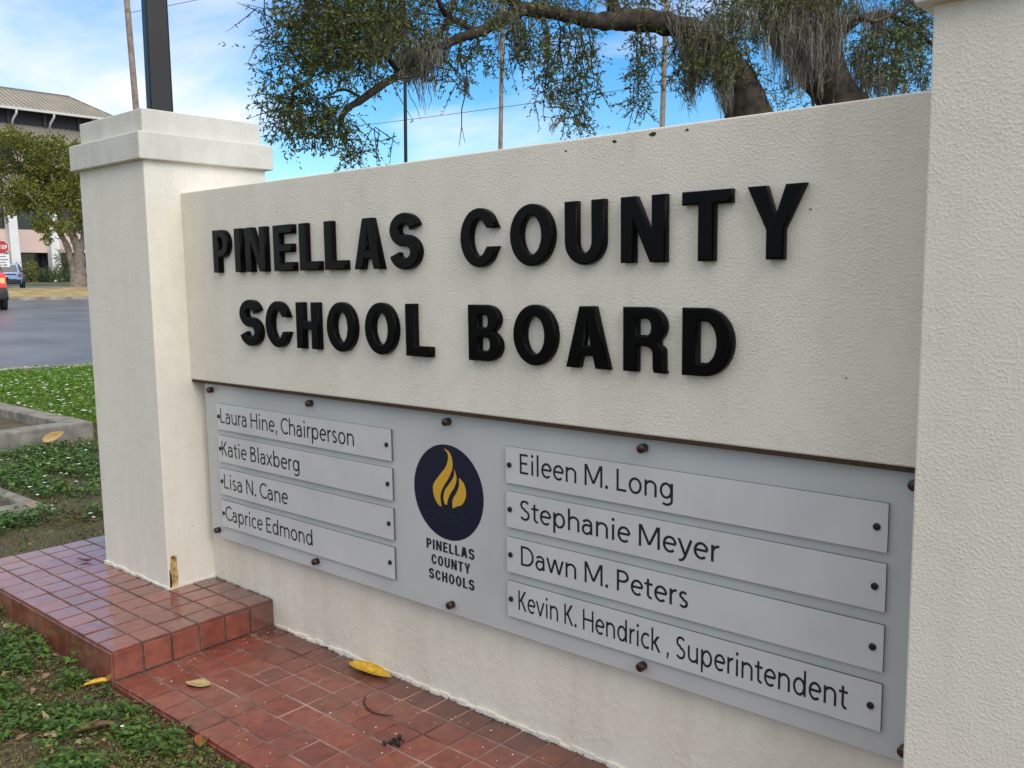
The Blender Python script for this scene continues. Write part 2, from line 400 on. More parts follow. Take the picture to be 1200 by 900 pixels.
L.new(r1.outputs['Color'], mx.inputs[1]); L.new(r2.outputs['Color'], mx.inputs[2]); L.new(mx.outputs['Color'], B.inputs['Base Color'])
bp = N.new('ShaderNodeBump'); bp.inputs['Strength'].default_value = 0.9; bp.inputs['Distance'].default_value = 0.02
L.new(n2.outputs['Fac'], bp.inputs['Height']); L.new(bp.outputs['Normal'], B.inputs['Normal']); B.inputs['Roughness'].default_value = 0.95
M['soil'] = m
M['dry_grass'] = plain('dry_grass_soil', (0.36, 0.27, 0.12), 0.95, var=0.35, scale=1.2, bump=0.6, bscale=20)
M['lawn_base'] = plain('lawn_soil', (0.075, 0.105, 0.028), 0.95, var=0.45, scale=3, bump=0.8, bscale=30)

# ------------------------------------------------------------------ SETTING: ground, road, kerbs, lawns
def strip(name, d0, d1, l0, l1, mat, dz, nd=24, nl=40, kind='structure'):
    ds = np.linspace(d0, d1, nd); ls = np.linspace(l0, l1, nl); mb = MB(); vv = []
    for d in ds:
        for l in ls: vv.append(dl(d, l, dz))
    ff = [(i*nl+j, i*nl+j+1, (i+1)*nl+j+1, (i+1)*nl+j) for i in range(nd-1) for j in range(nl-1)]
    mb.add(vv, ff, True); o = mb.build(name, mat); setp(o, kind=kind); return o
ds = np.concatenate([np.array([-2500, -600, -150, -40, -15]), np.linspace(-5, -1.2, 8), np.linspace(-1, 11, 81), np.linspace(11.5, 110, 198), np.array([150, 400, 1000, 2500])])
ls = np.concatenate([np.array([-2500, -600, -160]), np.linspace(-60, -4, 29), np.linspace(-3.8, 4, 53), np.linspace(6, 60, 28), np.array([160, 600, 2500])])
mb = MB(); nl = len(ls)
mb.add([dl(d, l) for d in ds for l in ls], [(i*nl+j, i*nl+j+1, (i+1)*nl+j+1, (i+1)*nl+j) for i in range(len(ds)-1) for j in range(nl-1)], True)
setp(mb.build('ground', M['soil']), kind='structure')
strip('road', 19.6, 54.6, -120, 160, M['asphalt'], 0.012, 60, 60)
strip('lawn_soil', 11.4, 19.3, -16, 9, M['lawn_base'], 0.006)
strip('island_verge', 55.0, 63.0, -60, 90, M['dry_grass'], 0.13, 30)
strip('driveway', 63.3, 76.0, -60, 90, M['asphalt'], 0.012, 30)
strip('building_lawn', 76.3, 104.0, -60, 90, M['lawn_base'], 0.02, 24)
def kerb(name, d0, d1, h):
    mb = MB(); ls = np.linspace(-60, 90, 76); vv = []
    for l in ls:
        a = dl(d0, l); b = dl(d1, l); w = 0.012 * math.sin(l * 3.1)
        vv += [a + [0, 0, -.1], a + [0, 0, h + w], b + [0, 0, h + w], b + [0, 0, -.1]]
    ff = []
    for i in range(len(ls) - 1):
        q = i * 4
        for k in range(3): ff.append((q + k, q + k + 1, q + k + 5, q + k + 4))
    mb.add(vv, ff); return setp(mb.build(name, M['kerb']), kind='structure')
kerb('lawn_kerb', 19.3, 19.6, 0.06)
kerb('island_kerb', 54.6, 55.0, 0.16)

# ------------------------------------------------------------------ tiled step and path
T = 0.1322
def tiled(name_, boxes, grout_boxes, gaps=0.0055):
    vb = MB()
    for (a, b, ax) in boxes: vb.box(a, b)
    return vb
def tile_top(mb, x0, x1, y0, y1, z, nx, ny, th=0.012, skip=None):
    dx = (x1 - x0) / nx; dy = (y1 - y0) / ny; q = 0.0052
    for i in range(nx):
        for j in range(ny):
            cx, cy = x0 + (i + .5) * dx, y0 + (j + .5) * dy
            if skip and skip(cx, cy): continue
            e = random.uniform(-.0012, .0012); s1 = random.uniform(-.0012, .0012); s2 = random.uniform(-.0012, .0012)
            u_ = lambda: random.uniform(-.0016, .0016); X0, X1, Y0, Y1 = x0 + i*dx + q + u_(), x0 + (i+1)*dx - q + u_(), y0 + j*dy + q + u_(), y0 + (j+1)*dy - q + u_()
            zt = [z + e - s1 - s2, z + e + s1 - s2, z + e + s1 + s2, z + e - s1 + s2]
            mb.hexa([(X0,Y0,z-th),(X1,Y0,z-th),(X1,Y1,z-th),(X0,Y1,z-th),(X0,Y0,zt[0]),(X1,Y0,zt[1]),(X1,Y1,zt[2]),(X0,Y1,zt[3])])
def tile_front(mb, axis, pos, sgn, a0, a1, z0, z1, n, th=0.012):
    d = (a1 - a0) / n; q = 0.0052
    for i in range(n):
        A0, A1 = a0 + i*d + q, a0 + (i+1)*d - q; e = random.uniform(-.0012, .0012)
        p0, p1 = sorted((pos + e, pos - sgn * th))
        if axis == 1: mb.box((A0, p0, z0), (A1, p1, z1))
        else: mb.box((p0, A0, z0), (p1, A1, z1))
XL, XS, YF, YB, SZ = -1.208, 0.511, -0.5265, 0.248, -0.1306
xr_end = 13 * 0
in_pillar = lambda x, y: (-0.6686 < x < 0 and 0 < y < 0.6557) or (x > 0 and y > YB)
step = MB()
tile_top(step, XL, XS, YF, YF + 6 * .12908, 0.0, 13, 6, skip=in_pillar)
tile_top(step, XL, XL + 4 * T, YF + 6 * .12908, YF + 11 * .12908, 0.0, 4, 5, skip=in_pillar)
tile_front(step, 0, XS + .001, 1, YF + .002, YB, SZ + .004, -0.0125, 6)
tile_front(step, 1, YF - .001, -1, XL + .002, XS - .002, -0.32, -0.0125, 13)
tile_front(step, 0, XL - .001, -1, YF + .002, YF + 11 * .12908, -0.32, -0.0125, 11)
M['tile'].node_tree.nodes['Principled BSDF'].inputs['Coat IOR'].default_value = 1.72; M['tile'].node_tree.nodes['Principled BSDF'].inputs['Coat Roughness'].default_value = 0.1
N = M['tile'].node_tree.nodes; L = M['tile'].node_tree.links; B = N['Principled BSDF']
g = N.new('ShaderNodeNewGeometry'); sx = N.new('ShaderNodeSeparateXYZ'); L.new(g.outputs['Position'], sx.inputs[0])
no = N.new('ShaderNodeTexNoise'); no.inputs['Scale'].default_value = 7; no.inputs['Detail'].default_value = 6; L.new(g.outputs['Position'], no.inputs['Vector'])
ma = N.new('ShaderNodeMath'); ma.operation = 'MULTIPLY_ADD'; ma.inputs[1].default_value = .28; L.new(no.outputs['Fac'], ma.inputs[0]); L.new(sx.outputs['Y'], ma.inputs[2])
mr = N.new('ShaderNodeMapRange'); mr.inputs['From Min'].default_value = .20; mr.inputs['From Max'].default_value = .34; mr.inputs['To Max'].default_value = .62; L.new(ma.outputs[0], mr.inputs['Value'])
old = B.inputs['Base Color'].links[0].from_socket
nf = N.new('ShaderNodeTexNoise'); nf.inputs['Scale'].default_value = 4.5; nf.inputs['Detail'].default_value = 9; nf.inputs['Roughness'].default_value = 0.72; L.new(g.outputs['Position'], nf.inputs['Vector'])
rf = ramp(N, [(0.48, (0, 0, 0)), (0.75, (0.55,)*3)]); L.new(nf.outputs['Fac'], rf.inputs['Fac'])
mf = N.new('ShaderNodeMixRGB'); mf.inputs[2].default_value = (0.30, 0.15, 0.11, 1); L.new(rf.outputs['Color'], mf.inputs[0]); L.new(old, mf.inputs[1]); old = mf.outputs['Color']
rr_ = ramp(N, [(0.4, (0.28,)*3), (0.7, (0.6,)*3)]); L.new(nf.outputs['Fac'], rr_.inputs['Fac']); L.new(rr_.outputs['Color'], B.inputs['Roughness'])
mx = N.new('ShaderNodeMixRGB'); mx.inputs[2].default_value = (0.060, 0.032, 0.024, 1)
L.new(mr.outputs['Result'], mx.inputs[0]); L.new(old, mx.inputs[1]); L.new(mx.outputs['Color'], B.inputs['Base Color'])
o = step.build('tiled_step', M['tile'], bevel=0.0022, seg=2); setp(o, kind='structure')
gb = MB(); gb.box((XL + .006, YF + .006, -.4), (XS - .006, YB + .3, -.0035)); gb.box((XL + .006, YB + .3, -.4), (-.67, YF + 11 * .12908 - .004, -.0036))
setp(gb.build('step_grout', M['grout']), kind='structure')
path = MB()
nx = 34
tile_top(path, XS, XS + nx * .1292, YF + .0, YF + 6 * .12908, SZ, nx, 6)
tile_front(path, 1, YF - .001, -1, XS + .002, XS + nx * .1292, -0.32, SZ - .0125, nx)
M['tile_worn'] = M['tile'].copy(); M['tile_worn'].name = 'worn_terracotta_tile'          # the trodden lower tiles have lost most of their glaze
M['tile_worn'].node_tree.nodes['Principled BSDF'].inputs['Coat Weight'].default_value = 0.22
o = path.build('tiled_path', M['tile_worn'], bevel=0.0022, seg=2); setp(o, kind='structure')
gb = MB(); gb.box((XS - .004, YF + .006, -.4), (XS + nx * .1292, YB + .3, SZ - .0035))
setp(gb.build('path_grout', M['grout_pale']), kind='structure')

# ------------------------------------------------------------------ MONUMENT SIGN (pillars, header slab with letters, base wall)
PW, PD = 0.6686, 0.6557
Z1, Z2, Z3, O1, O2 = 2.0613, 2.1861, 2.2972, 0.0316, -0.0114
XR = 3.4405
ZS0, ZS1, YS = 1.0204, 1.9187, 0.178
sign = empty('monument_sign', (XR / 2, 0.3, G), 'cream stucco monument sign wall between two square capped pillars with raised black lettering', 'sign wall')
def part(mb, name, mat, parent, **k): return mb.build(name, mat, parent, True, **k)
def pillar(x1, mat, label):
    p = MB(); p.box((x1 - PW, 0, -0.35), (x1, PD, Z1 + .004))
    po = part(p, 'pillar', mat, sign, bevel=0.005, seg=3); po['label'] = label
    c = MB(); c.box((x1 - PW - O1, -O1, Z1), (x1 + O1, PD + O1, Z2))
    part(c, 'pillar_cap_course', M['cap'], po, bevel=0.006, seg=3)
    c = MB(); c.box((x1 - PW - O2, -O2, Z2 - .002), (x1 + O2, PD + O2, Z3))
    part(c, 'pillar_cap', M['cap'], po, bevel=0.006, seg=3)
    return po
lp = pillar(0.0, M['render'], 'far square pillar standing on the red tiled step, rust streak low on its corner')
rp = pillar(XR + PW, M['stucco'], 'near rough stucco pillar cut by the picture edge')
# rust streak low on the pillar corner
r_ = MB(); prof = [(-.012, .003), (-.045, .0), (-.05, .05), (-.046, .10), (-.048, .155), (-.03, .168), (-.016, .16), (-.012, .1)]
r_.add([(0.0016, -y, z) for y, z in prof], [tuple(range(len(prof)))])
po = part(r_, 'rust_streak', M['rust'], lp)
r_ = MB(); prof = [(-.004, .0), (-.012, .0), (-.016, .03), (-.013, .07), (-.009, .10), (-.005, .09)]
r_.add([(0.0026, -y, z) for y, z in prof], [tuple(range(len(prof)))]); 
r_.add([(0.0026, -y, z) for y, z in [(-.02,.150),(-.034,.148),(-.032,.158),(-.022,.163)]], [(0,1,2,3)])
part(r_, 'rust_crack', M['rust_dark'], lp)

s_ = MB(); s_.box((-.002, YS, ZS0), (XR + .002, 0.52, ZS1))
slab = part(s_, 'header_slab', M['stucco'], sign, bevel=0.006, seg=3)
b_ = MB(); b_.box((-.002, YB, -0.35), (XR + .002, 0.46, ZS0 + .003))
part(b_, 'base_wall', M['base'], sign)
b_ = MB(); 
for i in range(60):            # run of sealant along the foot of the wall
    x = XS + .02 + i * .05
    b_.box((x, YB - random.uniform(.004, .012), SZ - .003), (x + .0495, YB + .002, SZ + random.uniform(.008, .02)))
part(b_, 'sealant_bead', M['render'], sign)

for (x0, x1, y0, y1) in ((-PW, 0, 0, 0), (0, 0, 0, YB)):
    b_ = MB(); n_ = 14 if x0 != x1 else 6
    for i in range(n_):
        t0, t1 = i / n_, (i + .97) / n_; q = random.uniform(.004, .011); h = random.uniform(.006, .016)
        if x0 != x1: b_.box((x0 + (x1 - x0)*t0, -q, -.004), (x0 + (x1 - x0)*t1, .002, h))
        else: b_.box((-.002, y0 + (y1 - y0)*t0, -.004), (q, y0 + (y1 - y0)*t1, h))
    part(b_, 'sealant_bead', M['render'], lp)

for (u, v, r) in ((720.5, 165.5, .010), (765, 157, .014), (805, 152.5, .008), (663, 177, .006)):
    d_ = ray(u, v); t_ = (YS - .0008 - CAM[1]) / d_[1]; c_ = CAM + t_ * d_
    b_ = MB(); b_.add([(c_[0] + r*random.uniform(.5, 1.2)*math.cos(k*.7), YS - .0008, c_[2] + .5*r*random.uniform(.5, 1.2)*math.sin(k*.7)) for k in range(9)], [tuple(range(9))])
    part(b_, 'lichen_spot', M['rust_dark'], slab)

b_ = MB(); b_.box((.004, YS + .003, ZS0 - .013), (XR - .004, YB - .002, ZS0 + .002)); part(b_, 'shadow_strip', M['rust_dark'], sign)  # dark strip added as a contact shadow line along the slab's bottom edge

# --- raised letters: outlines in a unit box of cap height 1
def arc(cx, cy, rx, ry, a0, a1, n=14):
    return [(cx + rx * math.cos(math.radians(a0 + (a1 - a0) * i / n)), cy + ry * math.sin(math.radians(a0 + (a1 - a0) * i / n))) for i in range(n + 1)]
def stroke(path_, t_h, t_v):
    P_ = np.array(path_); tg = np.gradient(P_, axis=0); tg /= np.linalg.norm(tg, axis=1, keepdims=True)
    nrm = np.stack([-tg[:, 1], tg[:, 0]], 1)
    th = (t_v * np.abs(nrm[:, 0]) ** 2 + t_h * np.abs(nrm[:, 1]) ** 2)[:, None] / 2
    return [tuple(p) for p in np.concatenate([P_ + nrm * th, (P_ - nrm * th)[::-1]])]
S_, H_ = 0.258, 0.195
def glyph(ch, w):
    if ch == 'I': return [[(0,0),(w,0),(w,1),(0,1)]]
    if ch == 'L': return [[(0,0),(w,0),(w,H_),(S_,H_),(S_,1),(0,1)]]
    if ch == 'T': return [[(w/2-S_/2,0),(w/2+S_/2,0),(w/2+S_/2,1-H_),(w,1-H_),(w,1),(0,1),(0,1-H_),(w/2-S_/2,1-H_)]]
    if ch == 'H': return [[(0,0),(S_,0),(S_,.41),(w-S_,.41),(w-S_,0),(w,0),(w,1),(w-S_,1),(w-S_,.60),(S_,.60),(S_,1),(0,1)]]
    if ch == 'E': return [[(0,0),(w,0),(w,H_),(S_,H_),(S_,.41),(w*.93,.41),(w*.93,.59),(S_,.59),(S_,1-H_),(w*.98,1-H_),(w*.98,1),(0,1)]]
    if ch == 'N': return [[(0,0),(S_*.95,0),(S_*.95,.60),(w-S_*1.06,0),(w,0),(w,1),(w-S_*.95,1),(w-S_*.95,.40),(S_*1.06,1),(0,1)]]
    if ch == 'Y':
        q = S_ * 1.08; return [[(w/2-S_/2,0),(w/2+S_/2,0),(w/2+S_/2,.40),(w,1),(w-q,1),(w/2,.58),(q,1),(0,1),(w/2-S_/2,.40)]]
    if ch == 'A':
        q = S_ * 1.02
        return [[(0,0),(q,0),(q+.055,.20),(w-q-.055,.20),(w-q,0),(w,0),(w/2+.15,1),(w/2-.15,1)], [(q+.10,.37),(w/2,.76),(w-q-.10,.37)]]
    if ch == 'O':
        return [arc(w/2,.5,w/2,.515,0,360,44)[:-1], arc(w/2,.5,w/2-S_*.98,.515-H_,0,360,36)[:-1]]
    if ch == 'C':
        o_ = arc(w/2,.5,w/2,.515,38,322,40); i_ = arc(w/2,.5,w/2-S_*.98,.515-H_,322,38,36)
        o_[0] = (w*.985, .66); o_[-1] = (w*.985, .345); i_[0] = (w*.985-S_*.95, .345); i_[-1] = (w*.985-S_*.95, .66)
        return [o_ + i_]
    if ch == 'U':
        return [[(0,1)] + arc(w/2,.36,w/2,.375,180,360,20) + [(w,1),(w-S_*.96,1)] + arc(w/2,.36,w/2-S_*.96,.375-H_,360,180,18) + [(S_*.96,1)]]
    if ch == 'D':
        r = w * .55
        return [[(0,0),(w-r,0)] + arc(w-r,.5,r,.5,-90,90,22) + [(0,1)], [(S_,H_),(S_,1-H_),(w-r,1-H_)] + arc(w-r,.5,r-S_,.5-H_,90,-90,18) + [(w-r,H_)]]
    if ch == 'P':
        return [[(0,0),(S_,0),(S_,.36),(w*.5,.36)] + arc(w*.55,.68,w*.45,.32,-90,90,16) + [(0,1)], [(S_,.54),(S_,.82),(w*.5,.82)] + arc(w*.55,.68,w*.45-S_*.9,.14,90,-90,12) + [(w*.5,.54)]]
    if ch == 'R':
        return [[(0,0),(S_,0),(S_,.40),(w*.50,.40)] + arc(w*.5,.30,w*.19,.10,90,0,6) + [(w*.70,.06),(w*.73,0),(w,0),(w*.97,.06),(w*.96,.30)] + arc(w*.74,.34,w*.22,.10,0,55,6) + [(w*.845,.478)] + arc(w*.58,.71,w*.41,.29,-40,90,14) + [(0,1)],
                [(S_,.57),(S_,.82),(w*.52,.82)] + arc(w*.56,.695,w*.42-S_*.95,.125,90,-90,10) + [(w*.52,.57)]]
    if ch == 'B':
        return [[(0,0),(w*.55,0)] + arc(w*.58,.275,w*.42,.275,-90,62,14) + arc(w*.55,.745,w*.41,.255,-55,90,14) + [(0,1)],
                [(S_,.185),(S_,.42),(w*.52,.42)] + arc(w*.56,.302,w*.42-S_*.95,.118,90,-90,10) + [(w*.52,.185)],
                [(S_,.60),(S_,.82),(w*.50,.82)] + arc(w*.53,.71,w*.41-S_*.98,.11,90,-90,10) + [(w*.50,.60)]]
    if ch == 'S':
        rx = w/2 - S_*.47; t2 = H_ * 1.0
        ru = (0.515 - t2/2) / 2
        up = arc(w/2, .515 + ru, rx*.97, ru, 10, 262, 26); lo = arc(w/2, .485 - ru + .03, rx*1.02, ru+.015, 82, -170, 26)
        return [stroke(up + lo, H_*1.13, S_*1.04)]
    return []
def curve_mesh(name, contours, sc, ext, bev):
    cu = bpy.data.curves.new(name, 'CURVE'); cu.dimensions = '2D'; cu.fill_mode = 'BOTH'
    cu.extrude = ext; cu.bevel_depth = bev; cu.bevel_resolution = 2; cu.offset = -bev
    for c in contours:
        sp = cu.splines.new('POLY'); sp.points.add(len(c) - 1); sp.use_cyclic_u = True
        for i, (x, y) in enumerate(c): sp.points[i].co = (x * sc, y * sc, 0, 1)
    return curve_to_mesh(name, cu)
def curve_to_mesh(name, cu):
    ob = bpy.data.objects.new(name, cu); COL.objects.link(ob)
    dg = bpy.context.evaluated_depsgraph_get(); dg.update()
    me = bpy.data.meshes.new_from_object(ob.evaluated_get(dg)); me.name = name
    bpy.data.objects.remove(ob); bpy.data.curves.remove(cu)
    me.materials.clear(); return me
row1 = [('P',.300,.128),('I',.478,.052),('N',.566,.153),('E',.775,.142),('L',.957,.133),('L',1.124,.132),('A',1.308,.163),('S',1.516,.156),
        ('C',1.880,.172),('O',2.106,.180),('U',2.332,.150),('N',2.541,.154),('T',2.747,.152),('Y',2.944,.161)]
row2 = [('S',.492,.158),('C',.692,.174),('H',.915,.152),('O',1.120,.180),('O',1.357,.181),('L',1.589,.132),('B',1.909,.150),('O',2.115,.180),('A',2.334,.165),('R',2.550,.148),('D',2.751,.158)]
HC = 0.193
off = Vector(sign.location)
for row, zb in ((row1, 1.535), (row2, 1.213)):
    for ch, x, w in row:
        me = curve_mesh('letter', glyph(ch, w / HC), HC, 0.0085, 0.0055)
        o = link_mesh('letter', me, M['letter'], slab)
        # local x->x, y->z, z->-y
        o.matrix_local = Matrix.Translation(Vector((x, YS - 0.0125, zb))) @ Matrix.Rotation(math.radians(90), 4, 'X')

# ------------------------------------------------------------------ NAME BOARD
YP = 0.208
board = empty('name_board', (1.75, YP, 0.24), 'silver grey acrylic name board bolted below the big black lettering, carrying eight name plates', 'name board')
bo = Vector(board.location)
p = MB(); p.box((0.072, YP, 0.2407), (3.428, YP + 0.010, 1.004))
panel = part(p, 'panel', M['acrylic'], board, bevel=0.0015, seg=2)
def cyl(name, mat, parent, x, z, y0, y1, r, n=20, bev=0.002):
    mb = MB(); mb.tube([(0, y0, 0), (0, y0 + bev, 0), (0, y1, 0)], [r - bev, r, r], n)
    return mb
bolt_me = None
for x in (0.137, 0.925, 1.751, 2.594, 3.385):
    for z in (0.975, 0.279):
        if bolt_me is None:
            mb = MB(); mb.tube([(0, -.026, 0), (0, -.0245, 0), (0, 0, 0)], [.0125, .014, .014], 20); mb.tube([(0, .010, 0), (0, .04, 0)], .012, 16)
            o = mb.build('bolt', M['bronze'], board); bolt_me = o
        else:
            o = bolt_me.copy(); COL.objects.link(o); o.parent = board
        o.location = Vector((x, YP, z)) - bo
# plain humanist sans drawn stroke by stroke; units: cap height 1, x-height .72
def sans(ch, t):
    """list of contours and the advance width"""
    X, h = .72, t / 2; out = []
    V = lambda x, y0, y1: out.append([(x-h, y0), (x+h, y0), (x+h, y1), (x-h, y1)])
    Hh = lambda y, x0, x1: out.append([(x0, y-h*.9), (x1, y-h*.9), (x1, y+h*.9), (x0, y+h*.9)])
    def Dg(x0, y0, x1, y1, k=1.0):
        hw = h * math.hypot(x1-x0, y1-y0) / abs(y1-y0) * k; out.append([(x0-hw, y0), (x0+hw, y0), (x1+hw, y1), (x1-hw, y1)])
    P = lambda pts: out.append(stroke(pts, t*.92, t))
    R = lambda cx, cy, rx, ry: out.append(('ring', arc(cx, cy, rx+h, ry+h*.92, 0, 360, 36), arc(cx, cy, rx-h, ry-h*.92, 0, 360, 36)))
    dot = lambda x, y, r: out.append(arc(x, y, r, r, 0, 360, 14)[:-1])
    def arch(x0, x1): P([(x0, .40)] + arc((x0+x1)/2, .44, (x1-x0)/2, X-.44-h*.9, 180, 0, 18) + [(x1, .30), (x1, .0)])
    if ch == 'L': V(.15, 0, 1); Hh(h*.9, .15, .63); w = .70
    elif ch == 'H': V(.15, 0, 1); V(.82, 0, 1); Hh(.53, .15, .82); w = .967
    elif ch == 'E': V(.15, 0, 1); Hh(h*.9, .15, .64); Hh(1-h*.9, .15, .62); Hh(.53, .15, .58); w = .73
    elif ch == 'K': V(.15, 0, 1); Dg(.24, .44, .66, 1, 1.1); Dg(.69, 0, .32, .56, 1.1); w = .80
    elif ch == 'N': V(.15, 0, 1); V(.82, 0, 1); Dg(.82, 0, .15, 1, 1.0); w = .976
    elif ch == 'M': V(.14, 0, 1); V(1.05, 0, 1); Dg(.595, .12, .17, 1, 1.0); Dg(.595, .12, 1.02, 1, 1.0); w = 1.193
    elif ch == 'D': V(.15, 0, 1); P([(.15, 1-h*.9), (.38, 1-h*.9)] + arc(.40, .5, .46, .5-h*.9, 88, -88, 30) + [(.38, h*.9), (.15, h*.9)]); w = .988
    elif ch == 'P': V(.15, 0, 1); P([(.15, 1-h*.9), (.36, 1-h*.9)] + arc(.38, .71, .30, .29-h*.9, 86, -86, 22) + [(.36, .42+h*.9), (.15, .42+h*.9)]); w = .789
    elif ch == 'B':
        V(.15, 0, 1); P([(.15, 1-h*.9), (.36, 1-h*.9)] + arc(.38, .765, .25, .235-h*.9, 86, -86, 18) + [(.36, .53+h*.9), (.15, .53+h*.9)])
        P([(.15, .53), (.38, .53)] + arc(.40, .29, .29, .29-h*.9, 86, -86, 20) + [(.38, h*.9), (.15, h*.9)]); w = .804
    elif ch == 'C': P(arc(.53, .5, .43, .515-h*.9, 48, 312, 40)); w = .861
    elif ch == 'S': P(arc(.37, .76, .225, .25-h*.9, 28, 258, 24) + arc(.355, .265, .245, .275-h*.9, 84, -152, 26)); w = .731
    elif ch == 'a':
        P([(.10, .60)] + arc(.335, .47, .215, .25-h*.9, 140, 0, 16) + [(.55, .30), (.555, .0)]); P([(.55, .435), (.42, .425)] + arc(.31, .225, .215, .21, 88, 285, 22) + [(.47, .09), (.55, .19)]); w = .715
    elif ch == 'u': V(.67, 0, X); P([(.15, X), (.15, .40)] + arc(.41, .28, .26, .28-h*.9, 180, 350, 18)); w = .818
    elif ch == 'r': V(.15, 0, X); P(arc(.43, .40, .28, .335-h*.9, 185, 86, 14)); w = .485
    elif ch == 'i': V(.175, 0, X); dot(.175, .95, t*.66); w = .347
    elif ch == 'l': V(.175, 0, 1.05); w = .35
    elif ch == 'n': V(.15, 0, X); arch(.15, .67); w = .823
    elif ch == 'h': V(.15, 0, 1.05); arch(.15, .67); w = .823
    elif ch == 'm': V(.15, 0, X); arch(.15, .62); arch(.62, 1.09); w = 1.237
    elif ch == 'e': P(arc(.39, .36, .275, .375-h*.9, 6, 312, 36)); Hh(.385, .12, .67); w = .743
    elif ch == 'o': R(.4075, .36, .29, .375-h*.9); w = .815
    elif ch == 'p': V(.15, -.29, X); R(.445, .36, .265, .375-h*.9); w = .844
    elif ch == 'b': V(.15, 0, 1.05); R(.445, .36, .265, .375-h*.9); w = .844
    elif ch == 'd': V(.69, 0, 1.05); R(.395, .36, .265, .375-h*.9); w = .837
    elif ch == 'g': R(.39, .375, .265, .36-h*.9); P([(.68, X), (.68, .0)] + arc(.41, -.04, .27, .25-h*.9, 0, -135, 18)); w = .83
    elif ch == 'c': P(arc(.40, .36, .29, .375-h*.9, 52, 308, 32)); w = .665
    elif ch == 's': P(arc(.295, .545, .155, .19-h*.9, 32, 258, 20) + arc(.29, .19, .17, .205-h*.9, 84, -150, 20)); w = .587
    elif ch == 't': P([(.22, .90), (.22, .30)] + arc(.38, .20, .16, .21-h*.9, 180, 285, 12)); Hh(X-h*.9, .03, .46); w = .491
    elif ch == 'k': V(.15, 0, 1.05); Dg(.22, .33, .55, X, 1.1); Dg(.62, 0, .30, .42, 1.1); w = .696
    elif ch == 'x': Dg(.07, 0, .60, X, .95); Dg(.60, 0, .07, X, .95); w = .687
    elif ch == 'v': Dg(.357, 0, .07, X); Dg(.357, 0, .645, X); w = .714
    elif ch == 'w': Dg(.30, 0, .07, X); Dg(.30, 0, .545, X); Dg(.79, 0, .545, X); Dg(.79, 0, 1.02, X); w = 1.092
    elif ch == 'y': Dg(.36, .03, .07, X); P([(.64, X), (.40, .06), (.33, -.10), (.24, -.21), (.08, -.245)]); w = .70
    elif ch == '.': dot(.15, .07, t*.72); w = .307
    elif ch == ',': out.append([(.09, -.17), (.16, -.15), (.25, .14), (.11, .12)]); w = .307
    else: w = .315
    return out, w
def words_mesh(s, x0, x1, z0, cap, t=.122):
    """one mesh per word, fitted between x0 and x1"""
    adv = [sans(c, t)[1] for c in s]; tot = sum(adv) - .16; k = (x1 - x0) / tot; cx = -.09; res = []; cur = None; lay = 0
    for c, w in zip(s, adv):
        if c == ' ':
            cur = None
        else:
            if cur is None: cur = MB(); res.append(cur)
            for q in sans(c, t)[0]:
                lay += 1; y = -1.2e-5 * (lay % 9)
                m3 = lambda p: (x0 + (cx + p[0]) * k, y, z0 + p[1] * cap)
                if isinstance(q, tuple):
                    o_, i_ = q[1], q[2]; nn = len(o_); cur.add([m3(p) for p in o_] + [m3(p) for p in i_], [(i, i+1, nn+i+1, nn+i) for i in range(nn-1)])
                elif len(q) > 20 or c in 'aurytsSCDPB' and len(q) > 8:
                    nn = len(q) // 2; cur.add([m3(p) for p in q], [(i, i+1, 2*nn-2-i, 2*nn-1-i) for i in range(nn-1)])
                else:
                    cur.add([m3(p) for p in q], [tuple(range(len(q)))])
        cx += w
    return res
screw_me = None
plates = [(0.183, 1.441, 0.789, 0.915, 'Laura Hine, Chairperson', 0.215, 1.215, 0.822, .071),
          (0.183, 1.441, 0.630, 0.760, 'Katie Blaxberg', 0.212, 0.835, 0.663, .071),
          (0.183, 1.441, 0.470, 0.599, 'Lisa N. Cane', 0.218, 0.735, 0.502, .071),
          (0.183, 1.441, 0.309, 0.441, 'Caprice Edmond', 0.220, 0.908, 0.345, .071),
          (2.035, 3.324, 0.789, 0.918, 'Eileen M. Long', 2.100, 2.702, 0.829, .070),
          (2.035, 3.324, 0.632, 0.760, 'Stephanie Meyer', 2.100, 2.853, 0.667, .070),
          (2.035, 3.324, 0.470, 0.597, 'Dawn M. Peters', 2.100, 2.755, 0.505, .070),
          (2.035, 3.324, 0.308, 0.438, 'Kevin K. Hendrick , Superintendent', 2.086, 3.235, 0.341, .071)]
for (x0, x1, z0, z1, s, t0, t1, tz, cap) in plates:
    mb = MB(); mb.box((x0, YP - 0.010, z0), (x1, YP - 0.003, z1))
    mb.box((x0 + .03, YP - 0.003, z0 + .03), (x0 + .06, YP - .0005, z1 - .03)); mb.box((x1 - .06, YP - 0.003, z0 + .03), (x1 - .03, YP - .0005, z1 - .03))
    pl = part(mb, 'name_plate', M['plate'], board)
    pl.data.materials.append(M['plate_edge'])
    for f_ in pl.data.polygons: f_.material_index = 0 if abs(f_.normal.y) > .5 else 1
    for wm in words_mesh(s, t0, t1, tz, cap):
        o = wm.build('word', M['ink'], pl); o.location = (0, YP - 0.0104, 0)
    for sx in (x0 + .018, x1 - .027):
        if screw_me is None:
            mb = MB(); mb.tube([(0, -.005, 0), (0, -.0042, 0), (0, 0, 0)], [.0075, .0092, .0095], 18)
            so = mb.build('screw', M['screw'], pl); screw_me = so
        else:
            so = screw_me.copy(); COL.objects.link(so); so.parent = pl
        so.location = (sx, YP - 0.0101, (z0 + z1) / 2)
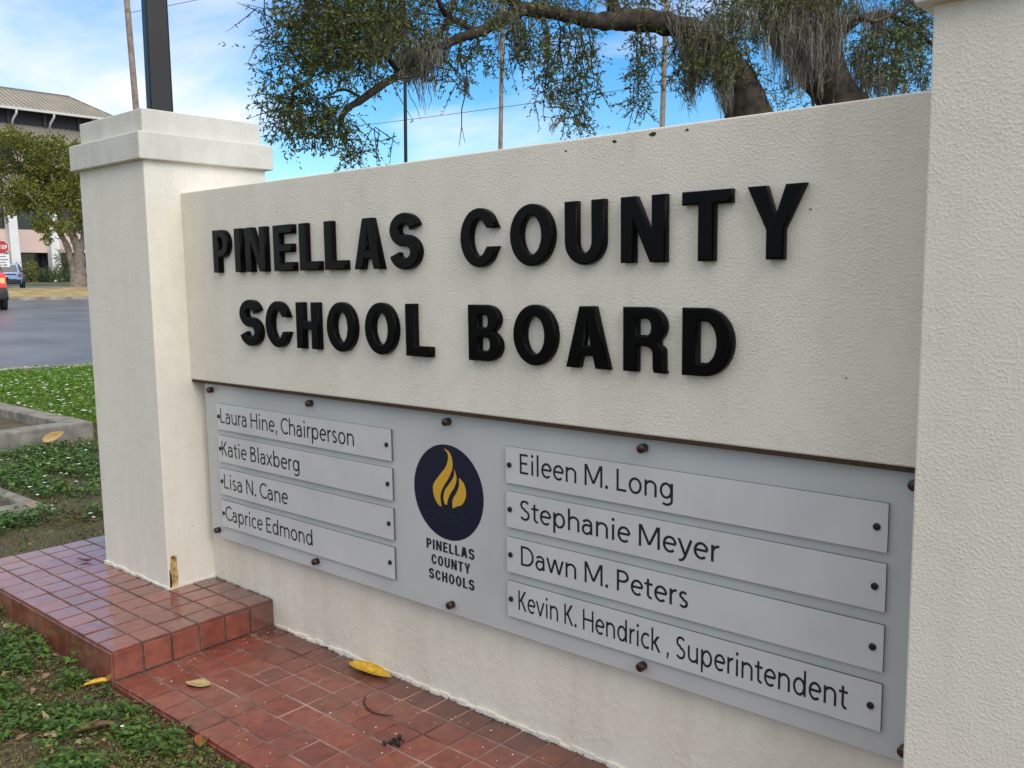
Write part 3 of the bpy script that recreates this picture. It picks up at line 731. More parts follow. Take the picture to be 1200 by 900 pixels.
# emblem: navy disc with three gold flames
EX, EZ, ER = 1.738, 0.706, 0.181
def flat(name, contours, mat, parent, y):
    cu = bpy.data.curves.new(name, 'CURVE'); cu.dimensions = '2D'; cu.fill_mode = 'BOTH'; cu.extrude = 0.0004
    for c in contours:
        sp = cu.splines.new('POLY'); sp.points.add(len(c) - 1); sp.use_cyclic_u = True
        for i, (x, z) in enumerate(c): sp.points[i].co = (x, z, 0, 1)
    me = curve_to_mesh(name, cu); o = link_mesh(name, me, mat, parent)
    o.matrix_local = Matrix.Translation(Vector((0, y, 0))) @ Matrix.Rotation(math.radians(90), 4, 'X')
    return o
emb = flat('emblem', [arc(EX, EZ, ER, ER, 0, 360, 72)[:-1]], M['navy'], board, YP - .0006)
emb.location = emb.location - bo
def cr(pts, n=8):      # smooth closed outline through points
    P_ = [np.array(q, float) for q in pts]; out = []; m_ = len(P_)
    for i in range(m_):
        a, b, c, d = P_[(i-1) % m_], P_[i], P_[(i+1) % m_], P_[(i+2) % m_]
        for k in range(n):
            t = k / n
            out.append(tuple(0.5*((2*b)+(-a+c)*t+(2*a-5*b+4*c-d)*t*t+(-a+3*b-3*c+d)*t**3)))
    return out
def E2(x, y):          # emblem drawing board: 474 x 900 tracing -> board plane
    d = ray(480 + x / 4.74, 510 + y / 4.737); t = (YP - CAM[1]) / d[1]; q = CAM + t * d; return (q[0], q[2])
def curve_pts(pts, n=6):
    """open catmull-rom"""
    P_ = [np.array(q, float) for q in pts]; out = []
    for i in range(len(P_) - 1):
        a = P_[max(i-1, 0)]; b = P_[i]; c = P_[i+1]; d = P_[min(i+2, len(P_)-1)]
        for k in range(n):
            t = k / n; out.append(tuple(0.5*((2*b)+(-a+c)*t+(2*a-5*b+4*c-d)*t*t+(-a+3*b-3*c+d)*t**3)))
    out.append(tuple(P_[-1])); return out
fl1 = curve_pts([(192,73),(215,110),(205,170),(165,225),(135,270),(134,320),(152,370),(180,402)]) + curve_pts([(180,402),(174,365),(174,325),(190,285),(222,230),(238,185),(238,140),(222,95),(192,73)])[1:-1]
fl2 = curve_pts([(250,190),(246,230),(222,270),(198,305),(190,345),(197,380),(209,402)]) + curve_pts([(209,402),(212,365),(228,325),(252,285),(262,240),(250,190)])[1:-1]
fl3 = curve_pts([(276,238),(276,280),(262,320),(242,355),(240,395),(247,414)]) + curve_pts([(247,414),(262,396),(290,388),(310,355),(314,310),(300,265),(276,238)])[1:-1]
for f in (fl1, fl2, fl3):
    flat('flame', [[E2(*q) for q in f]], M['gold'], emb, -0.0006).matrix_local = Matrix.Translation(Vector((0, 0, 0.0009)))
for (zz, hw) in ((-.052, .085), (-.078, .10), (-.104, .085)):
    c = [(EX - hw + 2*hw*i/20, EZ + zz + .006*math.sin(i*.9)) for i in range(21)] + [(EX + hw - 2*hw*i/20, EZ + zz - .012 + .006*math.sin((20-i)*.9)) for i in range(21)]
    flat('wave', [c], M['navy_dark'], emb, 0).matrix_local = Matrix.Translation(Vector((0, 0, 0.0009)))
S_, H_ = 0.185, 0.155
CW = dict(P=.52, I=.185, N=.58, E=.46, L=.45, A=.60, S=.54, C=.56, O=.58, U=.56, T=.52, Y=.58, H=.56)
for s, x0, x1, z0 in (('PINELLAS', 1.617, 1.868, 0.4735), ('COUNTY', 1.642, 1.846, 0.4155), ('SCHOOLS', 1.627, 1.865, 0.3565)):
    tot = sum(CW[c] for c in s) + .15 * (len(s) - 1); cap = .0385; k = (x1 - x0) / (tot * cap); cx = 0; cons = []
    for c in s:
        for g_ in glyph(c, CW[c]): cons.append([(x0 + (cx + x) * cap * k, z0 + z * cap) for x, z in g_])
        cx += CW[c] + .15
    o = flat('word', cons, M['ink'], board, 0)
    o.matrix_local = Matrix.Translation(Vector((0, YP - .0008, 0)) - bo) @ Matrix.Rotation(math.radians(90), 4, 'X')

# ------------------------------------------------------------------ planter kerbs
def frame(name, x0, x1, y0, y1, wx, wy, z0, z1, label, grp):
    root = empty(name, ((x0 + x1) / 2, (y0 + y1) / 2, G), label, 'planter', grp)
    for (a, b) in (((x1 - wx, y0), (x1, y1)), ((x0, y0), (x0 + wx, y1)), ((x0 + wx, y1 - wy), (x1 - wx, y1)), ((x0 + wx, y0), (x1 - wx, y0 + wy))):
        mb = MB(); mb.box((a[0], a[1], z0), (b[0], b[1], z1)); part(mb, 'planter_side', M['concrete'], root, bevel=0.018, seg=3)
    mb = MB(); mb.box((x0 + wx, y0 + wy, z0), (x1 - wx, y1 - wy, z1 - (.11 if z1 > -.05 else .05))); part(mb, 'planter_soil', M['soil'], root)
frame('planter_frame', -8.6, -5.54, 0.3, 2.12, 0.26, 0.22, -.35, .02, 'tall grey concrete planter kerb in the grass beside the lawn of white flowers', 'concrete planter kerbs')
frame('planter_frame', -4.6, -2.70, -0.75, 0.52, 0.27, 0.10, -.35, -.115, 'low mossy concrete kerb sunk in weeds close behind the tiled step', 'concrete planter kerbs')

# ------------------------------------------------------------------ ground cover
def scatter(n, x0, x1, y0, y1, dens=None):
    x = rng.uniform(x0, x1, n); y = rng.uniform(y0, y1, n)
    keep = ~((x > XL - .02) & (x < 6) & (y > YF - .012) & (y < 0.9))
    keep &= ~((x > -5.85) & (x < -5.5) & (y > .3) & (y < 2.14)) & ~((x > -8.6) & (x < -5.5) & (y > 1.9) & (y < 2.14))
    keep &= ~((x > -3.0) & (x < -2.68) & (y > -.75) & (y < .54)) & ~((x > -4.6) & (x < -2.68) & (y > .42) & (y < .54))
    if dens is not None: keep &= rng.random(n) < dens(x, y)
    x, y = x[keep], y[keep]; return np.stack([x, y, gz(x, y)], 1)
def patch(cx, cy, rx, ry, soft=.6):
    return lambda x, y: np.clip((1.15 - ((x-cx)/rx)**2 - ((y-cy)/ry)**2) / soft, 0, 1)
def multi(ps): return lambda x, y: np.clip(sum(p_(x, y) for p_ in ps), 0, 1)
def rosettes(cent, nl_, size, lift=.35, wid=.55):
    n = len(cent); k = nl_
    base = np.repeat(cent, k, 0) + rng.normal(size=(n*k, 3)) * [.012, .012, 0]
    base[:, 2] += rng.uniform(0.0, .05, n*k) * size / .03
    a = rng.uniform(0, 2*np.pi, n*k); d = np.stack([np.cos(a), np.sin(a), rng.uniform(-.1, lift*2, n*k)], 1)
    nm = np.tile([0, 0, 1.0], (n*k, 1)) + rng.normal(size=(n*k, 3))*.3
    Ls = size * rng.uniform(.6, 1.3, n*k)
    return leaves(base, d, nm, Ls, Ls*wid, rng.uniform(.05, .3, n*k))
def blades(cent, h, wid, lean=.6):
    n = len(cent); a = rng.uniform(0, 2*np.pi, n)
    le = rng.uniform(.1, lean*1.6, n)
    d = np.stack([np.cos(a)*le, np.sin(a)*le, np.ones(n)], 1)
    nm = np.stack([np.cos(a), np.sin(a), np.zeros(n)], 1) + rng.normal(size=(n, 3))*.2
    return leaves(cent, d, nm, h*rng.uniform(.5, 1.3, n), wid, .18)
weed_near = multi([patch(.62, -.82, .25, .13), patch(.95, -.9, .2, .1), patch(-.2, -.72, .3, .1), patch(-.6, -.57, .9, .07), patch(-.75, -.50, .95, .10), patch(.28, -.62, .14, .10), patch(.98, -.62, .28, .09), patch(.75, -.72, .20, .12), patch(-.9, -.75, .5, .2), patch(.55, -.98, .12, .08), patch(.2, -.9, .25, .12)])
weed_far = multi([patch(-4.35, 1.35, 1.1, .75), patch(-2.55, .22, .3, .35), patch(-3.5, .9, .6, .35), patch(-2.2, .62, .2, .12), patch(-2.6, -.1, .5, .4)])
parts = [rosettes(scatter(8000, -2.2, 2.0, -1.6, -.5, lambda x, y: (.12 + weed_near(x, y)) * (fnoise(x*7, y*7) > .38)), 6, .026), rosettes(scatter(1250, -2.2, 2.0, -1.6, -.5, lambda x, y: (.05 + weed_near(x, y)) * (fnoise(x*6+3, y*6) > .46)), 6, .036, .55),
         rosettes(scatter(9000, -6, -1.3, -.4, 3, lambda x, y: weed_far(x, y) * (fnoise(x*5, y*5) > .36)), 5, .045),
         rosettes(scatter(1500, -5.5, -1.25, -.9, 2.6, lambda x, y: .25 + 0*x), 4, .035)]
V_, T_ = join(parts); setp(np_mesh('weeds', V_, T_, M['weed']), kind='stuff')
olive = lambda x, y: np.clip((fnoise(x*3.2+5, y*3.2) - .30) * 3.0, 0.10, 1)
V0 = rosettes(scatter(34000, -2.6, 2.2, -1.8, -.5, olive), 4, .013, .3, .5)
parts = [V0, blades(scatter(110000, -2.6, 2.2, -1.8, -.5, olive), .026, .0036, .9),
         blades(scatter(26000, -6, -1.22, -.9, 3, lambda x, y: .5*olive(x, y)), .045, .006, .9),
         blades(scatter(22000, -10.5, -5.0, 1.4, 5.0), .05, .008, .9)]
V_, T_ = join(parts); setp(np_mesh('turf', V_, T_, M['turf']), kind='stuff')
# lawn with tiny white flowers, by the road
n = 90000
d = rng.uniform(11.4, 19.25, n); l = rng.uniform(-7, 6.5, n)
P_ = np.array([CAM[0], CAM[1], 0]) + d[:, None]*NV + l[:, None]*LV; P_[:, 2] = zd(d)
kp = ~((P_[:, 0] > -8.7) & (P_[:, 0] < -5.4) & (P_[:, 1] > .2) & (P_[:, 1] < 2.2)); P_ = P_[kp]
V_, T_ = blades(P_, .075, .012, .8)
V2, T2 = rosettes(P_[:9000], 4, .06)
V_, T_ = join([(V_, T_), (V2, T2)]); setp(np_mesh('lawn', V_, T_, M['lawn']), kind='stuff')
def petals(cent, size, h):
    n = len(cent); c = cent.copy(); c[:, 2] += h * rng.uniform(.6, 1.3, n); ps = []
    for k in range(5):
        a = k*2*np.pi/5 + rng.uniform(0, .4, n); dd = np.stack([np.cos(a), np.sin(a), np.full(n, .25)], 1)
        ps.append(leaves(c, dd, np.tile([0, 0, 1.0], (n, 1)) + rng.normal(size=(n, 3))*.25, size, size*.8, .1))
    return join(ps)
fl = [petals(P_[rng.choice(len(P_), 1000)], .032, .10),
      petals(scatter(130, -5.2, -1.5, .1, 2.0, weed_far), .020, .06),
      petals(np.array([(-1.0, -.60, G), (-.55, -.57, G), (.30, -.60, G), (.33, -.575, G), (.47, -.80, G), (-.62, -.60, G), (.95, -.70, G), (-2.3, .30, G)]), .009, .05)]
V_, T_ = join(fl); setp(np_mesh('white_flowers', V_, T_, M['petal']), kind='stuff')
# leaf litter, mulch and thatch
lit_d = multi([patch(-.2, -.575, .8, .05), patch(.8, -.585, .6, .05), patch(-2.15, .62, .55, .38), patch(-5.0, 1.35, .45, .5), patch(.35, -.78, .8, .25), patch(-.1, -.62, .5, .1), patch(1.15, -.70, .3, .14)])
cn = np.concatenate([scatter(1900, -2.2, 2.0, -1.6, -.53, lambda x, y: .3 + .6*lit_d(x, y)), scatter(2400, -5.6, -1.25, -.5, 2.4, lambda x, y: .15 + .85*lit_d(x, y))])
n = len(cn); cn[:, 2] += rng.uniform(.004, .03, n)
a = rng.uniform(0, 2*np.pi, n); dd = np.stack([np.cos(a), np.sin(a), rng.normal(size=n)*.25], 1)
Ls = rng.uniform(.010, .046, n) * rng.choice([.6, 1, 1.2], n)
A = leaves(cn, dd, np.tile([0, 0, 1.0], (n, 1)) + rng.normal(size=(n, 3))*.5, Ls, Ls*rng.uniform(.35, .6, n), rng.uniform(-.3, .35, n))
cn = np.concatenate([scatter(9000, -2.2, 2.0, -1.6, -.53, lambda x, y: .35 + .5*lit_d(x, y)), scatter(11000, -5.6, -1.25, -.5, 2.4, lambda x, y: .05 + .95*lit_d(x, y))])
n = len(cn); cn[:, 2] += rng.uniform(.002, .022, n); a = rng.uniform(0, 2*np.pi, n)
dd = np.stack([np.cos(a), np.sin(a), rng.normal(size=n)*.2], 1)
Bq = leaves(cn, dd, np.tile([0, 0, 1.0], (n, 1)), rng.uniform(.02, .075, n), rng.uniform(.002, .005, n), .15)
V_, T_ = join([A, Bq]); setp(np_mesh('leaf_litter', V_, T_, M['litter']), kind='stuff')

# dirt swept into the corners of the tiles, and old paint drips
def crumbs(name, segs, n_, sz, mat, spread):
    Vs, Ts = [], []
    for (a, b, wgt) in segs:
        k = int(n_ * wgt); t = rng.random(k) ** 1.0; a_, b_ = np.array(a, float), np.array(b, float)
        keep = vnoise(t * 14 + a_[0]*7, t * 0 + a_[1]*5) > rng.random(k) * .75
        t = t[keep]; c = a_ + np.outer(t, b_ - a_) + np.abs(rng.normal(size=(len(t), 3))) * spread
        Ls = sz * rng.uniform(.4, 1.6, len(t)); Vs.append((c, Ls))
    c = np.concatenate([q[0] for q in Vs]); Ls = np.concatenate([q[1] for q in Vs]); k = len(c)
    a = rng.uniform(0, 6.28, k); V_, T_ = leaves(c, np.stack([np.cos(a), np.sin(a), rng.normal(size=k)*.2], 1), np.tile([0, 0, 1.], (k, 1)) + rng.normal(size=(k, 3))*.3, Ls, Ls*.7, .1)
    return setp(np_mesh(name, V_, T_, mat), kind='stuff')
M['dirt'] = plain('dark_dirt', (0.035, 0.026, 0.018), .95, var=.4, scale=80)
crumbs('dirt', [((XS + .01, YB - .004, SZ + .002), (XS + 2.6, YB - .004, SZ + .002), 1.0), ((.02, YB - .004, .002), (XS - .01, YB - .004, .002), .22), ((XS + .006, YF + .02, SZ + .002), (XS + .006, YB, SZ + .002), .16), ((-PW, -.006, .002), (0, -.006, .002), .16)], 1500, .006, M['dirt'], np.array([.0, -.0065, .002]))
k = 130; xy = np.stack([rng.uniform(XS + .03, 3.2, k), YF + .03 + rng.random(k) * .72, np.full(k, SZ + .0022)], 1)
xy[:26, 0] = XS + np.abs(rng.normal(size=26)) * .10 + .02; xy[:26, 1] = rng.uniform(-.3, .2, 26)
a = rng.uniform(0, 6.28, k); V_, T_ = leaves(xy, np.stack([np.cos(a), np.sin(a), 0*a], 1), np.tile([0, 0, 1.], (k, 1)), rng.uniform(.003, .012, k), rng.uniform(.003, .008, k), .0)
setp(np_mesh('paint_flecks', V_, T_, M['petal']), kind='stuff')

# ------------------------------------------------------------------ single fallen leaves, twigs and seeds
def big_leaf(name, loc, rz, Ln, Wd, col, label, cat='leaf', tilt=(0, 0), curl=.25, roll=.3, stem=True, var=.3):
    root = empty(name, loc, label, cat, 'fallen leaves lying about the sign', rz)
    n1, n2 = 14, 6; vv = []; ff = []
    for i in range(n1 + 1):
        t = i / n1; w = Wd * (math.sin(math.pi * min(1, t ** .8)) ** .8) * .5 + .0004
        for j in range(n2 + 1):
            q = j / n2 * 2 - 1
            vv.append(((t - .5) * Ln, q * w, .004 + curl * Ln * (2 * (t - .5)) ** 2 * .5 + roll * abs(q) ** 1.6 * w + .0015 * math.sin(9 * t + 3 * q)))
    for i in range(n1):
        for j in range(n2): k = i * (n2 + 1) + j; ff.append((k, k + 1, k + n2 + 2, k + n2 + 1))
    mb = MB(); mb.add(vv, ff, True)
    mat = plain(name + '_skin', col, .55, var=var, scale=60)
    o = mb.build('blade', mat, root); so = o.modifiers.new('thickness', 'SOLIDIFY'); so.thickness = .0008
    if stem:
        mb = MB(); mb.tube([(-Ln*.5 - Ln*.16, .004, .004), (-Ln*.5, 0, .004 + curl*Ln*.5), (-Ln*.1, 0, .0052), (Ln*.3, 0, .005 + curl*Ln*.18)], [.0013, .0011, .0008, .0004], 6)
        mb.build('stem', plain(name + '_stem', tuple(c*.6 for c in col), .6), root)
    root.rotation_euler = (tilt[0], tilt[1], rz)
    return root
def onZ(u, v, z):
    dd_ = ray(u, v); return CAM + (z - CAM[2]) / dd_[2] * dd_
p = onZ(232, 803, SZ); big_leaf('tan_leaf', (p[0], p[1], SZ), math.radians(205), .115, .066, (.46, .34, .16), 'pale tan oval leaf on the lower red tiles near the step riser', roll=.25, curl=.06, var=.15)
p = onZ(436, 788, SZ); big_leaf('yellow_leaf', (p[0], p[1] - .01, SZ), math.radians(4), .25, .078, (.60, .36, .02), 'long bright yellow leaf on the tiles against the foot of the wall', curl=.10, roll=.5, var=.25)
p = onZ(118, 807, G); big_leaf('yellow_leaf', (p[0], p[1], G + .02), math.radians(70), .125, .034, (.62, .38, .04), 'orange yellow curled leaf in the weeds below the step corner', curl=.08, roll=.9)
p = onZ(112, 862, G); big_leaf('brown_husk', (p[0], p[1], G + .02), math.radians(72), .17, .042, (.12, .06, .03), 'long brown curled husk lying in the turf at the picture foot', 'husk', curl=.1, roll=1.1)
p = onZ(60, 870, G); big_leaf('dry_leaf', (p[0], p[1], G + .02), math.radians(20), .06, .04, (.40, .27, .17), 'small pinkish tan dry leaf left of the brown husk', curl=.1, roll=.5)
p = onZ(237, 878, G); big_leaf('dry_leaf', (p[0], p[1], G + .015), math.radians(-40), .085, .052, (.30, .11, .035), 'rusty orange crumpled leaf beside the path edge', curl=.3, roll=.9)
p = onZ(55, 524, G); big_leaf('tan_leaf', (-5.44, 1.66, G + .10), math.radians(70), .22, .09, (.50, .32, .12), 'large orange tan leaf propped against the tall planter kerb', tilt=(math.radians(70), math.radians(-20)), curl=.15, roll=.4)
p = onZ(37, 603, G); big_leaf('dry_leaf', (p[0], p[1], G + .05), math.radians(120), .09, .06, (.46, .30, .17), 'tan leaf leaning on the end of the low mossy kerb', tilt=(.6, 0), curl=.2, roll=.5)
p = onZ(118, 658, 0.0); big_leaf('brown_leaf', (p[0] - .06, p[1] - .05, 0.0), math.radians(35), .10, .02, (.10, .035, .025), 'thin dark red brown leaf on the step beside the pillar foot', curl=.3, roll=.8)
# curved twig
tw = empty('twig', onZ(437, 827, SZ), 'thin dark curved twig on the lower tiles below the yellow leaf', 'twig')
mb = MB(); pts = [onZ(*q, SZ + .004) for q in [(428.5, 815), (426, 822), (429, 829), (436, 834.5), (446, 837.5), (461, 838.5)]]
mb.tube(pts, [.002, .0025, .003, .003, .0025, .0015], 7); o = mb.build('stem', M['rust_dark'], tw, True); 
mb = MB(); mb.tube([pts[2], pts[2] + np.array([.012, -.006, .006])], [.0022, .001], 6); mb.build('knot', M['rust_dark'], tw, True)
# seed clump
p = onZ(463, 872, SZ); sc_ = empty('seed_clump', p, 'small black crumbled seed clump on the lower tiles', 'seed')
mb = MB()
for k in range(22):
    q = rng.normal(size=3) * [.012, .012, .008] + [0, 0, .014]; r = rng.uniform(.004, .009); dv = rvec(1)[0]
    mb.tube([q - dv*r*1.4, q - dv*r*.5, q + dv*r*.6, q + dv*r*1.5], [r*.3, r, r*.9, r*.2], 7)
mb.build('seeds', plain('seed_black', (.015, .012, .010), .7), sc_)
# sprig of clover growing against the step
p = onZ(104, 782, G); sp_ = empty('sprig', (p[0], p[1], G), 'green sprig with a white flower growing against the step riser', 'weed')
cn = np.array([[0, 0, .03], [.03, -.01, .05], [-.03, .0, .04], [.01, .02, .08], [.04, .02, .065], [-.01, -.02, .075]])
n = 44; base = cn[rng.integers(0, 6, n)] + rng.normal(size=(n, 3))*.012; a = rng.uniform(0, 6.28, n)
V_, T_ = leaves(base, np.stack([np.cos(a), np.sin(a), rng.uniform(-.1, .6, n)], 1), np.tile([0, 0, 1.], (n, 1)) + rng.normal(size=(n, 3))*.3, rng.uniform(.025, .05, n), .024, .15)
np_mesh('foliage', V_, T_, M['weed'], sp_)
for q in ([.0, .01, .05], [.02, -.015, .045]):
    V_, T_ = petals(np.array([q]), .015, .05); np_mesh('flower', V_, T_, M['petal'], sp_)

# ------------------------------------------------------------------ poles and wires
def tapered(name, p0, p1, r0, r1, mat, label, cat, n=12, grp=None, extra=None):
    root = empty(name, (p0[0], p0[1], float(gz(p0[0], p0[1]))), label, cat, grp)
    mb = MB(); b = np.array(p0, float); t = np.array(p1, float)
    k0 = (root.location[2] - .3 - b[2]) / (t[2] - b[2]); b2 = b + (t - b) * k0
    mb.tube([b2 + (t - b2) * q for q in np.linspace(0, 1, 6)], list(np.linspace(r0, r1, 6)), n)
    mb.build('shaft', mat, root, True)
    return root
# lamp post: square black shaft just behind the far pillar
pb = atD(187.5, 128, 7.5); pt = atD(180.6, 0, 7.5)
lpst = empty('lamp_post', (pb[0], pb[1], G), 'tall square black lamp post rising behind the far pillar', 'lamp post')
mb = MB(); w0, w1 = .094, .086; H = 7.2
lean = (pt - pb) / (pt[2] - pb[2])
def sq(z, w): 
    c = pb + lean * (z - pb[2]); a0 = math.radians(28)
    return [(c[0] + w*1.414*math.cos(a0 + k*math.pi/2), c[1] + w*1.414*math.sin(a0 + k*math.pi/2), z) for k in range(4)]
mb.hexa(sq(G - .2, w0) + sq(H, w1)); mb.build('shaft', M['pole_black'], lpst, True, bevel=.012)
c = pb + lean * (H - pb[2])
mb = MB(); mb.box((c[0] - .14, c[1] - .14, G), (c[0] + .14, c[1] + .14, G + .12)); mb.build('base_plate', M['pole_black'], lpst, True, bevel=.02)
mb = MB(); mb.tube([(c[0], c[1], H), (c[0] - .05, c[1], H + .15), (c[0] - .5, c[1] - .1, H + .28), (c[0] - .9, c[1] - .2, H + .3)], .035, 10); mb.build('arm', M['pole_black'], lpst, True)
mb = MB(); mb.box((c[0] - 1.5, c[1] - .42, H + .22), (c[0] - .85, c[1] - .02, H + .36)); mb.build('lamp_head', M['pole_black'], lpst, True, bevel=.03)
U = 'wooden utility poles beyond the sign'
def util(name, u0, v0, u1, v1, D, wpx, mat, label, top, cat='utility pole', arm=True, grp=U):
    a = atD(u1, v1, D); b = atD(u0, v0, D); r = wpx * D / FPX / 2
    t = b + (b - a) * ((top - b[2]) / (b[2] - a[2]))
    root = tapered(name, a, t, r * 1.06, r * .9, mat, label, cat, 12, grp)
    if arm:
        q = t - np.array([0, 0, .6]); mb = MB()
        mb.hexa([q + LV*s*1.2 + NV*e + np.array([0, 0, z]) for z in (-.06, .06) for s, e in ((-1, -.05), (1, -.05), (1, .05), (-1, .05))]); mb.build('crossarm', mat, root, True)
        for s in (-1, -.4, .4, 1):
            mb = MB(); qq = q + LV*s*1.1; mb.tube([qq + [0, 0, .06], qq + [0, 0, .12], qq + [0, 0, .2]], [.03, .06, .04], 8); mb.build('insulator', M['gutter'], root, True)
    return t
t1 = util('utility_pole', 148.5, 0, 159.3, 125, 38, 7.4, M['pole_wood'], 'leaning brown utility pole left of the black lamp post', 15)
t2 = util('utility_pole', 588.5, 40, 586.5, 172, 34, 5.4, M['pole_wood'], 'slim brown utility pole hanging down from the oak limb line above the wall', 12.5)
bpy.data.objects['utility_pole.001']['label'] = 'slim brown utility pole in the middle of the sky gap, crossing the oak branch'
t3 = util('utility_pole', 780, 35, 776, 148, 30, 6.6, M['pole_wood'], 'pale brown utility pole behind the thick level oak limb, right of the sky gap', 12)
util('light_pole', 474.5, 80, 475.5, 188, 26, 4.2, M['pole_black'], 'thin black pole below the mossy end of the oak branch', 9.5, 'pole', False, None)
def wire(a, b, sag, label, r=.012):
    root = empty('overhead_wire', (a + b) / 2, label, 'wire', 'overhead wires'); a = np.array(a); b = np.array(b)
    pts = [a + (b - a) * t + np.array([0, 0, -4 * sag * t * (1 - t)]) for t in np.linspace(0, 1, 24)]
    mb = MB(); mb.tube(pts, r, 6); mb.build('cable', M['wire'], root, True)
wire(atD(60, 182, 40), atD(880, 82, 30), .3, 'thin wire crossing the blue gap under the oak branch', .011)
wire(atD(151, 15, 38), atD(330, -22, 38), .05, 'thin wire at the top left beside the lamp post', .012)

# ------------------------------------------------------------------ OAK with hanging moss
OD = 11.5
oak_base = atD(958, 470, 11.3); oak_base[2] = G
oak = empty('oak_tree', oak_base, 'large live oak hung with grey moss, its long limbs reaching over the sign wall', 'tree')
bark = MB(); twigs = MB()
def limb(mb, pts, rads, n=12, jit=.05, sub=5):
    P_ = [np.array(p, float) for p in pts]; out = []; rr = []
    for i in range(len(P_) - 1):
        a = P_[max(i-1, 0)]; b = P_[i]; c = P_[i+1]; d_ = P_[min(i+2, len(P_)-1)]
        for k in range(sub):
            t = k / sub; q = 0.5*((2*b)+(-a+c)*t+(2*a-5*b+4*c-d_)*t*t+(-a+3*b-3*c+d_)*t**3)
            out.append(q); rr.append(rads[i] + (rads[i+1] - rads[i]) * t)
    out.append(P_[-1]); rr.append(rads[-1])
    rr = [r * (1 + .10 * math.sin(2.3 * i) + random.uniform(-.06, .06)) for i, r in enumerate(rr)]
    mb.tube(out, rr, n, jitter=jit); return out
def px(*q): return atD(*q)
gb_ = oak_base.copy(); gb_[2] = G - .3
# two stems leaning away to the left, from a common foot behind the wall
limb(bark, [gb_, px(985, 380, 11.5), px(1012, 215, 11.6), px(980, 112, 11.4), px(932, 40, 11.2), px(888, -30, 10.9), px(810, -130, 10.5), px(690, -230, 10.0)], [.60, .42, .34, .28, .29, .26, .20, .12], 20, .07)
limb(bark, [gb_, px(925, 330, 11.3), px(900, 215, 11.2), px(877, 138, 11.0), px(862, 88, 10.8), px(834, 50, 10.5), px(790, 30, 10.3), px(740, 23, 10.2), px(700, 25, 9.9), px(655, 16, 9.6), px(612, 10, 9.3)], [.55, .38, .33, .29, .19, .14, .125, .125, .085, .072, .068], 18, .07)
limb(bark, [px(612, 10, 9.3), px(585, 26, 9.1), px(560, 38, 8.9), px(535, 46, 8.8), px(505, 62, 8.7), px(478, 82, 8.5), px(450, 98, 8.4), px(425, 116, 8.3), px(405, 130, 8.2), px(396, 155, 8.2)], [.068, .055, .052, .046, .038, .036, .038, .036, .028, .012], 12, .08)
limb(bark, [px(612, 10, 9.3), px(590, -6, 9.2), px(555, -25, 9.0), px(500, -40, 8.7)], [.06, .055, .045, .03], 10)
limb(bark, [px(560, 38, 8.9), px(525, 18, 8.8), px(515, 3, 8.7), px(500, -30, 8.6)], [.035, .028, .025, .02], 10)
limb(bark, [px(505, 62, 8.7), px(518, 35, 8.6), px(530, 10, 8.5), px(540, -30, 8.4)], [.028, .022, .02, .016], 9)
limb(bark, [px(722, 24, 10.1), px(717, 0, 10.0), px(705, -40, 9.8), px(650, -100, 9.5)], [.085, .07, .06, .04], 12)
limb(bark, [px(425, 116, 8.3), px(412, 108, 8.2), px(400, 105, 8.2), px(385, 112, 8.2)], [.018, .014, .012, .007], 8)
limb(bark, [px(470, 88, 8.5), px(440, 50, 8.3), px(415, 20, 8.2), px(380, 0, 8.1), px(350, -30, 8)], [.03, .026, .022, .018, .014], 9)
limb(bark, [px(480, 30, 8.4), px(455, 24, 8.3), px(430, 30, 8.3), px(390, 45, 8.2)], [.02, .016, .014, .008], 8)
limb(bark, [px(955, 75, 11.3), px(985, 40, 11.4), px(1020, 18, 11.6), px(1060, 25, 11.8), px(1100, 60, 12)], [.12, .05, .04, .035, .02], 10)
limb(bark, [px(965, 50, 11.2), px(1000, 22, 11.2), px(1030, 24, 11.2), px(1080, -5, 11.4)], [.06, .03, .025, .02], 9)
limb(bark, [px(940, 50, 11.2), px(975, -20, 11.3), px(1020, -100, 11.5), px(1090, -190, 11.8)], [.24, .20, .16, .10], 14)
limb(bark, [px(690, -230, 10), px(560, -260, 9.2), px(430, -220, 8.4), px(330, -150, 7.8)], [.12, .09, .07, .03], 10)
limb(bark, [px(955, 140, 11.0), px(948, 90, 10.9), px(935, 60, 10.9)], [.022, .016, .009], 7)
limb(bark, [px(965, 130, 10.9), px(958, 105, 10.8), px(975, 92, 10.9)], [.016, .012, .008], 7)
oak_tr = bark.build('trunk', M['bark'], oak, True)

LEAF = []
def twig_cluster(cu, cv, ru, rv, D0, dD, ntw, nleaf=14, down=.5, Ln=.055, tl=.30, tw_frac=.35):
    """ntw leafy twigs inside an ellipse seen at (cu, cv), spread in depth"""
    Ln *= .84
    for _ in range(int(ntw * 1.2)):
        while True:
            a, b = random.uniform(-1, 1), random.uniform(-1, 1)
            if a*a + b*b < 1: break
        D = D0 + random.uniform(-dD, dD)
        p = atD(cu + a*ru, cv + b*rv, D)
        d = rvec(1)[0]; d[2] -= down; d /= np.linalg.norm(d)
        L_ = tl * random.uniform(.5, 1.2)
        bend = rvec(1)[0] * .25
        ts = np.sort(rng.random(nleaf)); pos = p + np.outer(ts, d) * L_ + np.outer(ts**2, bend) * L_
        dirs = d + rng.normal(size=(nleaf, 3)) * .75
        LEAF.append((pos, dirs, nleaf, Ln))
        if random.random() < tw_frac:
            twigs.tube([p - d*.05, p + d*L_*.5 + bend*.25*L_, p + (d + bend) * L_], [.005, .004, .0018], 5, cap=False)
